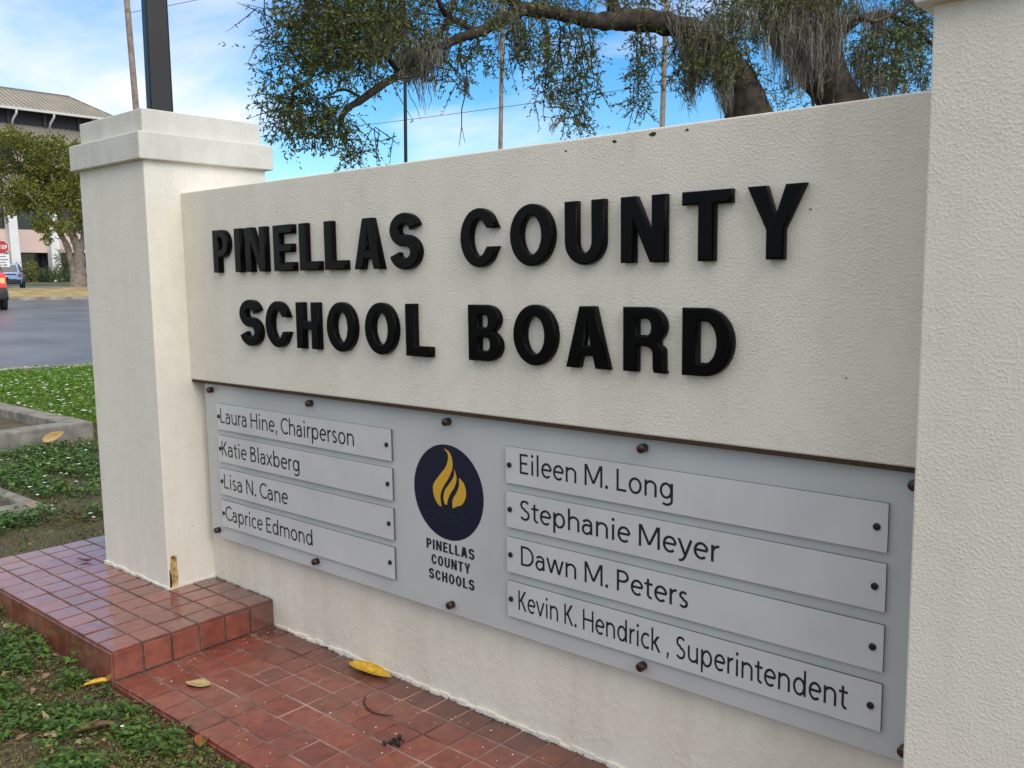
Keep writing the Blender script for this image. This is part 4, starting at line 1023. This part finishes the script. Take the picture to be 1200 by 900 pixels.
def hanging(u0, v0, length_px, D, n, drift=0, nl_=10, spread=7):
    """drooping leafy branchlets"""
    pts = []
    for k in range(n + 1):
        t = k / n; pts.append(atD(u0 + drift*t + random.uniform(-4, 4), v0 + length_px*t, D + random.uniform(-.06, .06)))
    twigs.tube(pts, list(np.linspace(.011, .003, n + 1)), 5, cap=False)
    for k in range(1, n + 1):
        t = k / n
        twig_cluster(u0 + drift*t, v0 + length_px*t, spread*(.5 + t), 8, D, .22, nl_, 12, .7, .052, .20, .5)
# leafy masses of the crown
twig_cluster(405, 30, 70, 55, 8.2, .9, 430, 16, .2)
twig_cluster(385, 45, 45, 40, 8.0, .5, 150, 16, .2)
twig_cluster(400, -30, 90, 60, 8.2, 1.2, 260, 15, .1)
twig_cluster(345, 60, 34, 50, 8.0, .6, 60, 14, .2)
twig_cluster(322, 75, 24, 36, 7.9, .4, 22, 9, .1)
twig_cluster(318, 30, 26, 30, 7.9, .4, 9, 7, -.2, .05, .4, 1)
twig_cluster(335, 115, 30, 26, 8.0, .5, 40, 12, .1)
twig_cluster(362, 125, 42, 22, 8.1, .6, 95, 14, .2)
twig_cluster(340, 150, 22, 14, 8.1, .4, 26, 12, .3)
twig_cluster(385, 145, 30, 20, 8.2, .5, 60, 14, .4)
twig_cluster(412, 166, 20, 18, 8.2, .4, 26, 10, .7)
twig_cluster(440, 160, 22, 12, 8.2, .3, 9, 7, .5, .05, .3, 1)
twig_cluster(440, 85, 40, 22, 8.3, .6, 34, 10, .3)
twig_cluster(470, 20, 50, 26, 8.5, .8, 130, 14, .3)
twig_cluster(540, 12, 50, 22, 8.8, .8, 80, 12, .3)
twig_cluster(600, 4, 60, 18, 9.2, .8, 80, 12, .3)
twig_cluster(570, 62, 40, 16, 8.9, .5, 34, 10, .7)
twig_cluster(620, 42, 26, 22, 9.2, .5, 46, 12, .6)
twig_cluster(700, -6, 90, 14, 9.6, .8, 90, 12, .3)
twig_cluster(820, -2, 80, 16, 10.2, .9, 100, 12, .4)
twig_cluster(832, 60, 34, 34, 10.4, .6, 230, 15, .7)
twig_cluster(870, 20, 46, 26, 10.6, .7, 120, 12, .5)
twig_cluster(905, 70, 20, 20, 10.7, .4, 7, 8, .3)
twig_cluster(915, 105, 18, 12, 10.8, .4, 12, 10, .3)
twig_cluster(930, 120, 14, 14, 10.6, .3, 12, 12, .2)
twig_cluster(950, 5, 60, 22, 11.0, .7, 190, 12, .5)
twig_cluster(1040, 62, 44, 34, 11.5, .7, 330, 15, .5)
twig_cluster(1066, 25, 36, 28, 11.7, .6, 190, 13, .3)
twig_cluster(1080, 75, 26, 34, 11.8, .5, 60, 12, .4)
twig_cluster(1080, -15, 60, 20, 11.8, .8, 80, 12, .3)
# drooping sprays
for q in [(515, 50, 44, 8.75, 5, 8), (540, 46, 50, 8.8, 5, -2), (560, 40, 34, 8.9, 4, 4), (600, 25, 45, 9.2, 5, 8), (612, 20, 55, 9.3, 5, 12), (640, 20, 95, 9.5, 8, 4), (655, 20, 120, 9.6, 9, 10), (668, 18, 120, 9.7, 9, 2), (680, 20, 130, 9.7, 10, 4), (690, 26, 85, 9.8, 7, 8), (648, 60, 60, 9.5, 5, -14),
          (746, 30, 100, 10.1, 8, 4), (752, 34, 80, 10.1, 6, -8), (760, 36, 55, 10.2, 5, 14), (790, 40, 60, 10.4, 5, 8), (806, 60, 45, 10.5, 4, 4), (870, 50, 60, 10.7, 5, 26), (1055, 70, 60, 11.5, 5, 4), (1080, 70, 60, 11.7, 5, 2), (345, 100, 50, 8, 4, -8), (400, 140, 40, 8.2, 4, 8), (376, 140, 30, 8.2, 3, -2)]:
    hanging(q[0], q[1], q[2], q[3], q[4], q[5], 7 if q[2] > 70 else 5, 9)
# crown beyond the top of the picture, so that its shade and outline are right from elsewhere
for _ in range(46):
    cu, cv = random.uniform(300, 1300), random.uniform(-420, -45)
    twig_cluster(cu, cv, 90, 55, 8.0 + (cu - 300) / 1000 * 4.5 + random.uniform(-.8, 1.2), 1.3, 40, 14, .1, .075)
B_ = np.concatenate([q[0] for q in LEAF]); Dv = np.concatenate([q[1] for q in LEAF]); LN = np.concatenate([np.full(q[2], q[3]) for q in LEAF])
n = len(B_)
V_, T_ = leaves(B_, Dv, rvec(n) + np.array([0, 0, .7]), LN * rng.uniform(.7, 1.25, n), LN * rng.uniform(.28, .42, n), .12)
np_mesh('crown', V_, T_, M['oak_leaf'], oak, True)
twigs.tube([atD(*q) for q in [(545, 62, 8.8), (548, 100, 8.8), (541, 128, 8.8), (541, 148, 8.8), (538, 172, 8.8)]], [.008, .007, .006, .005, .002], 5)
twigs.tube([atD(*q) for q in [(541, 148, 8.8), (545, 168, 8.8)]], [.004, .002], 5)
twigs.tube([atD(*q) for q in [(390, 165, 8.2), (386, 178, 8.2), (378, 174, 8.2)]], [.006, .003, .002], 5)
twigs.build('twigs', M['bark'], oak, True)
# Spanish moss: bunches of thin wavy hanging strands
mv, mt = [], []; mb_n = 0
def moss(cu, cv, ru, rv, D, dD, n, lo, hi, w=.0042):
    global mb_n
    for _ in range(max(1, int(n * .17))):
        while True:
            a, b = random.uniform(-1, 1), random.uniform(-1, 1)
            if a*a + b*b < 1: break
        c0 = atD(cu + a*ru, cv + b*rv, D + random.uniform(-dD, dD)); LB = random.uniform(lo, hi); r0 = min(.075, .03 + .09*LB) * random.uniform(.5, 1.2)
        sway = rng.normal(size=2) * .05
        for _s in range(random.randint(11, 18)):
            o2 = rng.normal(size=2) * r0; z0 = random.uniform(-.04, .35*LB); Ln = (LB - z0) * random.uniform(.35, 1.0); k = 9
            ang = random.uniform(0, math.pi); sx, sy = math.cos(ang), math.sin(ang); ph = random.uniform(0, 6.28); am = random.uniform(.004, .022); fq = random.uniform(14, 34)
            for i in range(k + 1):
                t = i / k; ww = w * (1 - t) ** .6 * random.uniform(.5, 1.5) + .001; zz = z0 + Ln*t; sh = (1 - .75*min(1, zz/LB))
                c = c0 + np.array([o2[0]*sh + sway[0]*zz/LB + am*math.sin(ph + fq*zz) + random.uniform(-.004, .004), o2[1]*sh + sway[1]*zz/LB + am*math.cos(ph*1.7 + fq*.9*zz) + random.uniform(-.004, .004), -zz])
                mv.append(c + np.array([sx, sy, 0])*ww); mv.append(c - np.array([sx, sy, 0])*ww)
            for i in range(k):
                q = mb_n + 2*i; mt.append((q, q+1, q+3)); mt.append((q, q+3, q+2))
            mb_n += 2*(k + 1)
moss(492, 58, 26, 14, 8.6, .3, 330, .08, .32)
moss(485, 75, 22, 10, 8.6, .25, 120, .08, .30)
moss(452, 28, 20, 14, 8.4, .3, 160, .15, .45)
moss(428, 50, 6, 12, 8.3, .15, 26, .2, .40)
moss(510, 45, 24, 16, 8.7, .3, 90, .1, .35)
moss(590, 18, 22, 16, 9.2, .3, 120, .1, .45)
moss(492, 88, 1.2, 3, 8.6, .02, 10, .25, .42)
moss(503, 88, 1.0, 3, 8.6, .02, 6, .12, .22)
moss(548, 92, 2, 3, 8.8, .02, 5, .1, .2)
moss(655, 132, 14, 8, 9.6, .2, 22, .1, .26)
moss(700, 8, 60, 10, 9.8, .3, 60, .06, .2)
moss(815, 30, 16, 24, 10.3, .3, 140, .2, .75)
moss(830, 50, 30, 30, 10.4, .4, 220, .2, .6)
moss(806, 78, 3, 8, 10.4, .1, 26, .35, .62)
moss(845, 75, 6, 16, 10.5, .15, 70, .4, .75)
moss(820, 20, 40, 18, 10.3, .4, 160, .2, .5)
moss(858, 50, 6, 12, 10.6, .2, 30, .2, .4)
moss(747, 130, 1.5, 3, 10.1, .03, 8, .1, .22)
moss(880, 10, 30, 20, 10.7, .4, 180, .2, .6)
moss(930, 25, 34, 26, 10.8, .3, 300, .25, .85)
moss(965, 12, 14, 18, 11.0, .3, 170, .3, .95)
moss(980, 40, 8, 30, 11.1, .3, 110, .35, .8)
moss(945, 70, 24, 26, 10.9, .2, 130, .2, .6)
moss(1010, 60, 12, 14, 11.4, .3, 80, .3, .65)
moss(1022, 85, 14, 12, 11.4, .3, 120, .25, .55)
moss(1000, 5, 20, 12, 11.2, .4, 90, .15, .5)
moss(1030, 10, 14, 14, 11.5, .3, 110, .2, .55)
moss(1052, 85, 20, 14, 11.5, .3, 60, .15, .4)
np_mesh('hanging_moss', np.array(mv), np.array(mt), M['moss'], oak, True)

# ------------------------------------------------------------------ street tree on the island
tb = atD(92, 338, 57); tb[2] = float(gz(tb[0], tb[1])) + .1
st = empty('street_tree', tb, 'bushy olive green street tree with twin pale trunks on the dry grass island', 'tree')
mb = MB()
f0 = tb + np.array([0, 0, -.25])
limb(mb, [f0, atD(93, 322, 57), atD(92, 296, 57), atD(87, 280, 57), atD(78, 258, 57), atD(70, 235, 57), atD(60, 205, 57)], [.62, .40, .30, .25, .19, .14, .08], 12, .06)
limb(mb, [f0 + np.array([-.1, -.3, 0]), atD(87, 325, 56.8), atD(82, 300, 56.8), atD(76, 283, 56.8), atD(66, 268, 56.8), atD(52, 250, 56.5), atD(30, 225, 56.5)], [.40, .22, .20, .18, .14, .10, .05], 10, .06)
limb(mb, [atD(93, 296, 57), atD(98, 280, 57.2), atD(100, 262, 57.4), atD(108, 235, 57.6), atD(112, 200, 58)], [.26, .22, .17, .12, .06], 10, .06)
mb.build('trunk', M['bark_pale'], st, True)
def leaf_cloud(blobs, Ln, per, mat, parent, name='crown', wc=True, wd=.55):
    ps, ds_ = [], []
    for (c, r, n_) in blobs:
        v = rvec(n_); rad = rng.random(n_) ** .45
        ctr = c + v * (np.asarray(r) * rad[:, None])
        for q in range(per):
            ps.append(ctr + rng.normal(size=(n_, 3)) * np.min(r) * .08); ds_.append(rvec(n_) + v*.6)
    ps = np.concatenate(ps); ds_ = np.concatenate(ds_); n_ = len(ps)
    V_, T_ = leaves(ps, ds_, rvec(n_) + [0, 0, .9], Ln*rng.uniform(.6, 1.3, n_), Ln*wd, .12)
    np_mesh(name, V_, T_, mat, parent, wc)
bl = []
for (u, v, ru, rv, n_) in [(30, 175, 32, 22, 260), (65, 172, 30, 18, 240), (85, 190, 20, 20, 160), (15, 195, 24, 18, 160), (45, 205, 34, 22, 300), (80, 220, 22, 22, 200), (12, 228, 26, 18, 200), (48, 240, 26, 20, 240), (88, 245, 18, 22, 150), (48, 265, 20, 16, 130), (10, 250, 18, 10, 60), (100, 220, 16, 24, 120), (-20, 200, 30, 30, 250), (112, 195, 20, 22, 160), (55, 280, 12, 7, 26), (5, 160, 20, 12, 70), (125, 230, 22, 30, 200), (88, 215, 18, 30, 260), (75, 262, 22, 14, 130), (98, 258, 12, 18, 120), (60, 195, 36, 26, 300), (66, 238, 16, 14, 200), (22, 238, 22, 12, 220), (62, 222, 20, 16, 200), (30, 215, 26, 16, 200), (20, 165, 30, 18, 200), (92, 175, 16, 18, 150)]:
    for k in range(3):
        D = 57 + random.uniform(-2.2, 2.2); s_ = D / FPX
        bl.append((atD(u + random.uniform(-.35, .35)*ru, v + random.uniform(-.35, .35)*rv, D), np.array([ru*s_*.7, ru*s_*.7, rv*s_*.7]), n_ // 2))
leaf_cloud(bl, .17, 5, M['street_leaf'], st)

# ------------------------------------------------------------------ far office building
Xf = CAM[0] - 90.0
bz = 1.45
bld = empty('office_building', (Xf - 10, 20, bz), 'pink office block with white fins and tiered standing seam metal roofs', 'building')
Y0, Y1 = -14.0, 43.3
def bpart(mb, name, mat, parent=bld, **k): return mb.build(name, mat, parent, True, **k)
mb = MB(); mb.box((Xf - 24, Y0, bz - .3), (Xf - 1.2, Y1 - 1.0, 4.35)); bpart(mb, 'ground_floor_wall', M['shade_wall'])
mb = MB(); mb.box((Xf - 24, Y0, 4.353), (Xf, Y1, 10.9)); wall = bpart(mb, 'wall', M['pink'])
pitch = 3.58; y = 31.05 - 12 * pitch; fins = []
while y < Y1 + .5:
    mb = MB(); w = .42
    mb.hexa([(Xf + .003, y - w, bz - .3), (Xf + 1.0, y - w, bz - .3), (Xf + 1.0, y + w, bz - .3), (Xf + .003, y + w, bz - .3),
             (Xf + .003, y - w, 10.85), (Xf + .62, y - w*.85, 10.85), (Xf + .62, y + w*.85, 10.85), (Xf + .003, y + w, 10.85)])
    bpart(mb, 'fin', M['white_fin'])
    if y + pitch < Y1:
        y0_, y1_ = y + .55, y + pitch - .55
        mb = MB(); mb.box((Xf - .02, y0_ - .08, 6.52), (Xf + .06, y1_ + .08, 9.4)); fr = bpart(mb, 'window', M['frame_dark'])
        mb = MB(); mb.box((Xf + .05, y0_, 6.6), (Xf + .075, (y0_ + y1_)/2 - .03, 9.3)); mb.box((Xf + .05, (y0_ + y1_)/2 + .03, 6.6), (Xf + .075, y1_, 9.3)); bpart(mb, 'pane', M['glass_dark'], fr)
        mb = MB(); mb.box((Xf - 1.2 + .01, y0_, bz), (Xf - 1.12, y1_, 4.3)); bpart(mb, 'ground_floor_glazing', M['glass_dark'])
    y += pitch
def seam_roof(xe, ze, xt, zt, ya, yb, hip, name):
    """lean-to roof rising from the eave (xe, ze) to (xt, zt) with a hipped end at yb"""
    mb = MB(); mb.hexa([(xe, ya, ze), (xe, yb, ze), (xt, yb - hip, zt), (xt, ya, zt), (xe, ya, ze + .12), (xe, yb, ze + .12), (xt, yb - hip, zt + .12), (xt, ya, zt + .12)])
    if hip: mb.hexa([(xe, yb, ze), (2*xt - xe, yb, ze), (xt - .01, yb - hip, zt), (xt, yb - hip, zt), (xe, yb, ze + .12), (2*xt - xe, yb, ze + .12), (xt - .01, yb - hip, zt + .12), (xt, yb - hip, zt + .12)])
    yy = ya + .2
    while yy < yb - .1:
        tmax = 1.0 if not hip or yy < yb - hip else (yb - yy) / hip
        a = np.array([xe, yy, ze + .12]); b = np.array([xe + (xt - xe)*tmax, yy, ze + .12 + (zt - ze)*tmax])
        mb.hexa([a + [0, -.04, 0], a + [0, .04, 0], b + [0, .04, 0], b + [0, -.04, 0], a + [0, -.03, .09], a + [0, .03, .09], b + [0, .03, .09], b + [0, -.03, .09]]); yy += .5
    return bpart(mb, name, M['roof'])
seam_roof(Xf + .8, 10.7, Xf - 1.6, 12.3, Y0, Y1 + .5, 0, 'skirt_roof')
mb = MB(); mb.box((Xf - 24, Y0, 10.903), (Xf - 1.5, Y1 - .5, 15.2)); w2 = bpart(mb, 'upper_wall', M['pink'])
y = Y0 + 1
while y < Y1 - 3:
    mb = MB(); mb.box((Xf - 1.6, y, 12.6), (Xf - 1.44, y + 2.4, 14.6)); bpart(mb, 'upper_window', M['glass_dark']); y += pitch
seam_roof(Xf - .9, 14.75, Xf - 4.1, 16.65, Y0, Y1 + .2, 0, 'mid_roof')
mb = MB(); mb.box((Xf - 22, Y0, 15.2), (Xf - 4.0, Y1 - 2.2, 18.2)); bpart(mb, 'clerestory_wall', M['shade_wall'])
y = 31.0 - 14 * 1.75
k = 0
while y < Y1 - 2.5:
    mb = MB(); mb.box((Xf - 4.0, y - .14, 16.6), (Xf - 3.8, y + .14, 18.1)); bpart(mb, 'clerestory_post', M['frame_dark']); y += 1.75 * 1.9
tr = seam_roof(Xf - 2.8, 18.05, Xf - 9.0, 20.85, Y0, Y1 + .3, 2.4, 'top_roof')
mb = MB(); mb.box((Xf - 2.85, Y0, 17.9), (Xf - 2.62, Y1 + .35, 18.12)); g_ = bpart(mb, 'gutter', M['gutter'], tr)
mb = MB(); mb.box((Xf - 9.1, Y0, 20.9), (Xf - 8.85, Y1 - 2.1, 21.06)); bpart(mb, 'ridge_cap', M['roof_trim'], tr)
mb = MB(); mb.tube([(Xf - 9, Y1 - 2.1, 20.97), (Xf - 2.8, Y1 + .3, 18.17)], .09, 6); bpart(mb, 'hip_cap', M['roof_trim'], tr)
for yd in (33.45 - 3*3.45, 33.45 - 2*3.45, 33.45 - 3.45, 33.45, 36.9):
    mb = MB(); mb.tube([(Xf - 2.75, yd, 17.95), (Xf - 2.8, yd, 17.6), (Xf - 3.5, yd - .1, 17.1), (Xf - 3.7, yd - .15, 16.55)], [.11, .11, .11, .11], 8); bpart(mb, 'downspout', M['gutter'], tr)
# shrubs in front of the building
def bush(name, u, v, D, r, n_, label, mat='bush_leaf', Ln=.22, wd=.3):
    c = atD(u, v, D); gzz = float(gz(c[0], c[1])); root = empty(name, (c[0], c[1], gzz), label, 'shrub', 'shrubs along the office block')
    mb = MB()
    for k in range(6): mb.tube([(c[0] + random.uniform(-.1, .1), c[1] + random.uniform(-.1, .1), gzz - .1), (c[0] + random.uniform(-.6, .6)*r[0], c[1] + random.uniform(-.6, .6)*r[1], gzz + r[2]*random.uniform(.6, 1.2))], [.05, .02], 6)
    mb.build('stems', M['bark'], root, True)
    leaf_cloud([(np.array([c[0], c[1], gzz + r[2]*.85]), np.array(r), n_)], Ln, 3, M[mat], root, 'foliage', True, wd)
bush('round_shrub', 35, 322, 80, (1.0, .8, 1.1), 190, 'bright green round shrub right of the pale vehicle', 'street_leaf', .2, .5)
bush('spiky_shrub', 80, 322, 79, (.9, .9, 1.6), 200, 'grey green spiky shrub against the second white fin', Ln=.6, wd=.07)
bush('low_shrub', 60, 330, 76, (1.0, 1.2, .75), 200, 'low green shrub at the foot of the white fin, right of the dark glazing')
bush('low_shrub', 70, 331, 75, (1.0, 1.1, .7), 200, 'low green shrub just left of the twin trunks')
bush('low_shrub', 100, 330, 77, (1.0, 1.0, .7), 150, 'yellow green shrub just right of the twin trunks', 'street_leaf')

# ------------------------------------------------------------------ vehicles
M['car_white'] = plain('pale_blue_white_paint', (0.26, 0.45, 0.72), .3, coat=.7, var=.03)
M['car_grey'] = plain('charcoal_paint', (0.03, 0.032, 0.04), .3, coat=.8, var=.05)
M['car_glass'] = plain('tinted_glass', (0.02, 0.03, 0.045), .08, var=.05)
M['tyre'] = plain('tyre_rubber', (0.018, 0.018, 0.018), .8)
M['rim'] = plain('wheel_alloy', (0.30, 0.30, 0.31), .35, metal=.7)
M['trim'] = plain('black_trim', (0.015, 0.015, 0.017), .55)
M['lamp_red'] = plain('red_lens', (0.45, 0.01, 0.012), .2, coat=.5)
mm, N, L, B = new_mat('lit_tail_lamp'); B.inputs['Base Color'].default_value = (.6, .02, .02, 1); B.inputs['Emission Color'].default_value = (1, .035, .04, 1); B.inputs['Emission Strength'].default_value = 0.9
M['lamp_lit'] = mm
mm, N, L, B = new_mat('bright_brake_lamp'); B.inputs['Base Color'].default_value = (.6, .1, .02, 1); B.inputs['Emission Color'].default_value = (1, .20, .08, 1); B.inputs['Emission Strength'].default_value = 2.0
M['lamp_hot'] = mm
M['number_plate'] = plain('number_plate', (.72, .72, .70), .5)
def suv(name, loc, heading, paint, label, lit=False, W=1.86, Lg=4.5, H=1.72):
    """vehicle with its tail at local x=0 facing -x, nose towards +x"""
    root = empty(name, loc, label, 'car', None, heading); hw = W/2
    def loft(secs, mat, nm, parent=root, bev=.05):
        mb = MB(); vv = []; m_ = len(secs[0])
        for s in secs: vv += s
        ff = [(i*m_+j, i*m_+(j+1) % m_, (i+1)*m_+(j+1) % m_, (i+1)*m_+j) for i in range(len(secs)-1) for j in range(m_)]
        ff += [tuple(range(m_))[::-1], tuple(range((len(secs)-1)*m_, len(secs)*m_))]
        mb.add(vv, ff); o = mb.build(nm, mat, parent, bevel=bev, seg=2); return o
    def sec(x, w, z0, z1): return [(x, -w*.94, z0), (x, -w, z0 + .25), (x, -w, z1 - .12), (x, -w*.93, z1), (x, w*.93, z1), (x, w, z1 - .12), (x, w, z0 + .25), (x, w*.94, z0)]
    zb = .34
    loft([sec(0.02, hw*.95, .50, 1.02), sec(.14, hw*.99, zb, 1.06), sec(1.2, hw, zb, 1.08), sec(3.1, hw, zb, 1.04), sec(4.1, hw*.97, zb, .97), sec(Lg, hw*.88, .44, .84)], paint, 'body')
    def gsec(x, w, z): return [(x, -w, 1.0), (x, -w*.82, z), (x, w*.82, z), (x, w, 1.0)]
    loft([gsec(.10, hw*.92, 1.06), gsec(.36, hw*.93, H - .04), gsec(1.0, hw*.94, H), gsec(2.1, hw*.94, H - .02), gsec(2.7, hw*.93, 1.36), gsec(3.15, hw*.90, 1.02)], paint, 'cabin', bev=.03)
    mb = MB(); x0, x1 = .13, .315; mb.add([(x0 - .012, -hw*.74, 1.14), (x0 - .012, hw*.74, 1.14), (x1 - .012, hw*.66, H - .12), (x1 - .012, -hw*.66, H - .12), (x0 + .03, -hw*.74, 1.14), (x0 + .03, hw*.74, 1.14), (x1 + .03, hw*.66, H - .12), (x1 + .03, -hw*.66, H - .12)], [(0,3,2,1),(4,5,6,7),(0,1,5,4),(1,2,6,5),(2,3,7,6),(3,0,4,7)])
    mb.build('rear_window', M['car_glass'], root)
    for s in (-1, 1):
        for a, b in ((.50, 1.05), (1.12, 1.82), (1.90, 2.45)):
            mb = MB(); y0, y1 = s*hw*.935, s*hw*.80
            top = H - .12 if b < 2.2 else H - .2
            q = lambda zz: y0 + (y1 - y0) * (zz - 1.0) / (H - 1.0)
            mb.hexa([(a, q(1.1) + s*.012, 1.10), (b, q(1.1) + s*.012, 1.10), (b, q(1.1) - s*.05, 1.10), (a, q(1.1) - s*.05, 1.10), (a + .04, q(top) + s*.018, top), (b - .06, q(top) + s*.018, top), (b - .06, q(top) - s*.05, top), (a + .04, q(top) - s*.05, top)])
            mb.build('side_window', M['car_glass'], root)
        mb = MB(); zl, zh = (.78, 1.26) if lit else (.80, 1.03); mb.box((-.015, min(s*hw*.76, s*hw*.965), zl), (.16, max(s*hw*.76, s*hw*.965), zh)); tl = mb.build('tail_light', M['lamp_lit'] if lit else M['lamp_red'], root, bevel=.03)
        if lit:
            mb = MB(); mb.box((-.025, min(s*hw*.79, s*hw*.93), .92), (-.005, max(s*hw*.79, s*hw*.93), 1.10)); mb.build('bulb_glow', M['lamp_hot'], tl)
        mb = MB(); mb.tube([(2.55, s*(hw + .0), 1.05), (2.55, s*(hw + .10), 1.08), (2.52, s*(hw + .22), 1.10)], [.05, .07, .05], 8); mb.build('mirror', M['trim'], root)
        for x in (.85, 3.6):
            mb = MB(); y0, y1 = sorted((s*(hw - .20), s*(hw + .012)))
            mb.tube([(x, y0, .35), (x, y0 + .02, .35), (x, y1 - .02, .35), (x, y1, .35)], [.30, .355, .355, .30], 22); wh = mb.build('tyre', M['tyre'], root)
            mb = MB(); mb.tube([(x, s*(hw - .01), .35), (x, s*(hw + .018), .35)], .20, 18); mb.build('rim', M['rim'], wh)
            mb = MB(); mb.tube([(x + .43*math.cos(t), s*(hw + .004), .35 + .43*math.sin(t)) for t in np.linspace(0, math.pi, 12)], .035, 6); mb.build('arch_trim', M['trim'], root)
    mb = MB(); mb.box((-.06, -hw*.93, .36), (.30, hw*.93, .66)); mb.build('bumper', M['trim'], root, bevel=.05)
    mb = MB(); mb.box((-.008, -hw*.66, .96), (.04, hw*.66, 1.03)); mb.build('tailgate_trim', M['trim'], root, bevel=.01)
    mb = MB(); mb.box((-.02, -.17, .70), (.03, .17, .84)); mb.build('licence_plate', M['number_plate'], root)
    mb = MB(); mb.box((-.002, -.6, .67), (.02, .6, .69)); mb.build('tailgate_seam', M['trim'], root)
    for s in (-1, 1):
        mb = MB(); mb.tube([(.6, s*hw*.68, H + .0), (.7, s*hw*.68, H + .05), (1.9, s*hw*.68, H + .05), (2.0, s*hw*.68, H)], .018, 6); mb.build('roof_rail', M['trim'], root)
        mb = MB(); mb.box((Lg - .25, min(s*hw*.5, s*hw*.86), .70), (Lg - .02, max(s*hw*.5, s*hw*.86), .82)); mb.build('headlight', M['number_plate'], root, bevel=.02)
    return root
def ground_at(u, v):            # where the sight line of a photo point meets the terrain
    dd_ = ray(u, v); t = 2.0
    for _ in range(4000):
        p = CAM + dd_ * t
        if p[2] < float(gz(p[0], p[1])) + .012: return p
        t += .03
    return p
head = math.atan2(NV[1], NV[0])
p = atD(8, 340, 58.5); p[2] = float(gz(p[0], p[1])) + .013
suv('parked_suv', p, head - .02, M['car_white'], 'pale blue white boxy vehicle seen from behind beyond the stop sign')
q = ground_at(-20, 366.5)
c = atD(-29.5, 345, 30.0); c[2] = float(gz(c[0], c[1])) + .012
suv('leaving_car', c, head + .10, M['car_grey'], 'dark vehicle with a glowing red tail light cut by the left picture edge', True, 1.95, 4.9, 1.8)

# ------------------------------------------------------------------ stop sign
sp0 = atD(1.6, 289.5, 53.0); gzs = float(gz(sp0[0], sp0[1]))
ss = empty('stop_sign', (sp0[0], sp0[1], gzs), 'red stop sign over a small white notice on one post at the left picture edge', 'sign', None)
fd = CAM - sp0; fd[2] = 0; fd /= np.linalg.norm(fd); rt = np.array([-fd[1], fd[0], 0.0])      # faces the camera side of the road
M['sign_red'] = plain('sign_red', (.42, .02, .025), .45, var=.05)
M['sign_white'] = plain('sign_white', (.74, .75, .74), .5, var=.04)
M['post'] = plain('galvanised_post', (.28, .28, .28), .5, metal=.5)
def panel_poly(poly, o_, mat, name, parent, th=.012):
    n_ = len(poly); vv = [sp0 + rt*x + np.array([0, 0, z]) + fd*(o_ + th) for x, z in poly] + [sp0 + rt*x + np.array([0, 0, z]) + fd*o_ for x, z in poly]
    mb = MB(); mb.add(vv, [tuple(range(n_)), tuple(range(2*n_ - 1, n_ - 1, -1))] + [(i, i + n_, (i + 1) % n_ + n_, (i + 1) % n_) for i in range(n_)])
    return mb.build(name, mat, parent, True)
R8 = .385 / math.cos(math.pi/8)
octa = [(R8*math.cos(math.pi/8 + k*math.pi/4), R8*math.sin(math.pi/8 + k*math.pi/4)) for k in range(8)]
pnl = panel_poly([(x, z) for x, z in octa], 0, M['sign_white'], 'octagon_panel', ss)
panel_poly([(x*.94, z*.94) for x, z in octa], .0125, M['sign_red'], 'red_face', pnl, .003)
S_, H_ = 0.17, 0.15
cx = -.30
for c, w in (('S', .125), ('T', .12), ('O', .135), ('P', .12)):
    me = curve_mesh('letter', glyph(c, w / .25), .25, .002, 0.0)
    o = link_mesh('letter', me, M['sign_white'], pnl); cx2 = cx; cx += w + .033
    ps = sp0 + rt*cx2 + np.array([0, 0, -.125]) + fd*.019
    o.matrix_local = Matrix(((rt[0], 0, fd[0], ps[0]), (rt[1], 0, fd[1], ps[1]), (0, 1, 0, ps[2]), (0, 0, 0, 1)))
lo, hi = -1.17, -.415
wp = panel_poly([(-.37, lo), (.37, lo), (.37, hi), (-.37, hi)], 0, M['sign_white'], 'notice_panel', ss)
bars = MB()
for z, a, b, h in ((-.56, -.20, .20, .06), (-.74, -.29, .29, .07), (-.90, -.18, .18, .06)):
    x = a
    while x < b:
        w = random.uniform(.05, .09); bars.add([sp0 + rt*xx + np.array([0, 0, zz]) + fd*.014 for xx, zz in ((x, z - h/2), (min(b, x + w), z - h/2), (min(b, x + w), z + h/2), (x, z + h/2))], [(0, 1, 2, 3)]); x += w + .022
bars.build('notice_lines', M['ink'], wp, True)
ar = MB(); ar.add([sp0 + rt*xx + np.array([0, 0, -1.06 + zz]) + fd*.014 for xx, zz in ((-.24, -.02), (.12, -.02), (.12, -.06), (.26, 0), (.12, .06), (.12, .02), (-.24, .02))], [tuple(range(7))]); ar.build('arrow', M['ink'], wp, True)
mb = MB(); q = sp0 - fd*.03; mb.tube([(q[0], q[1], gzs - .3), (q[0], q[1], sp0[2] + .45)], .03, 8); mb.build('post', M['post'], ss, True)
print('leaves', n, 'moss', len(mt))
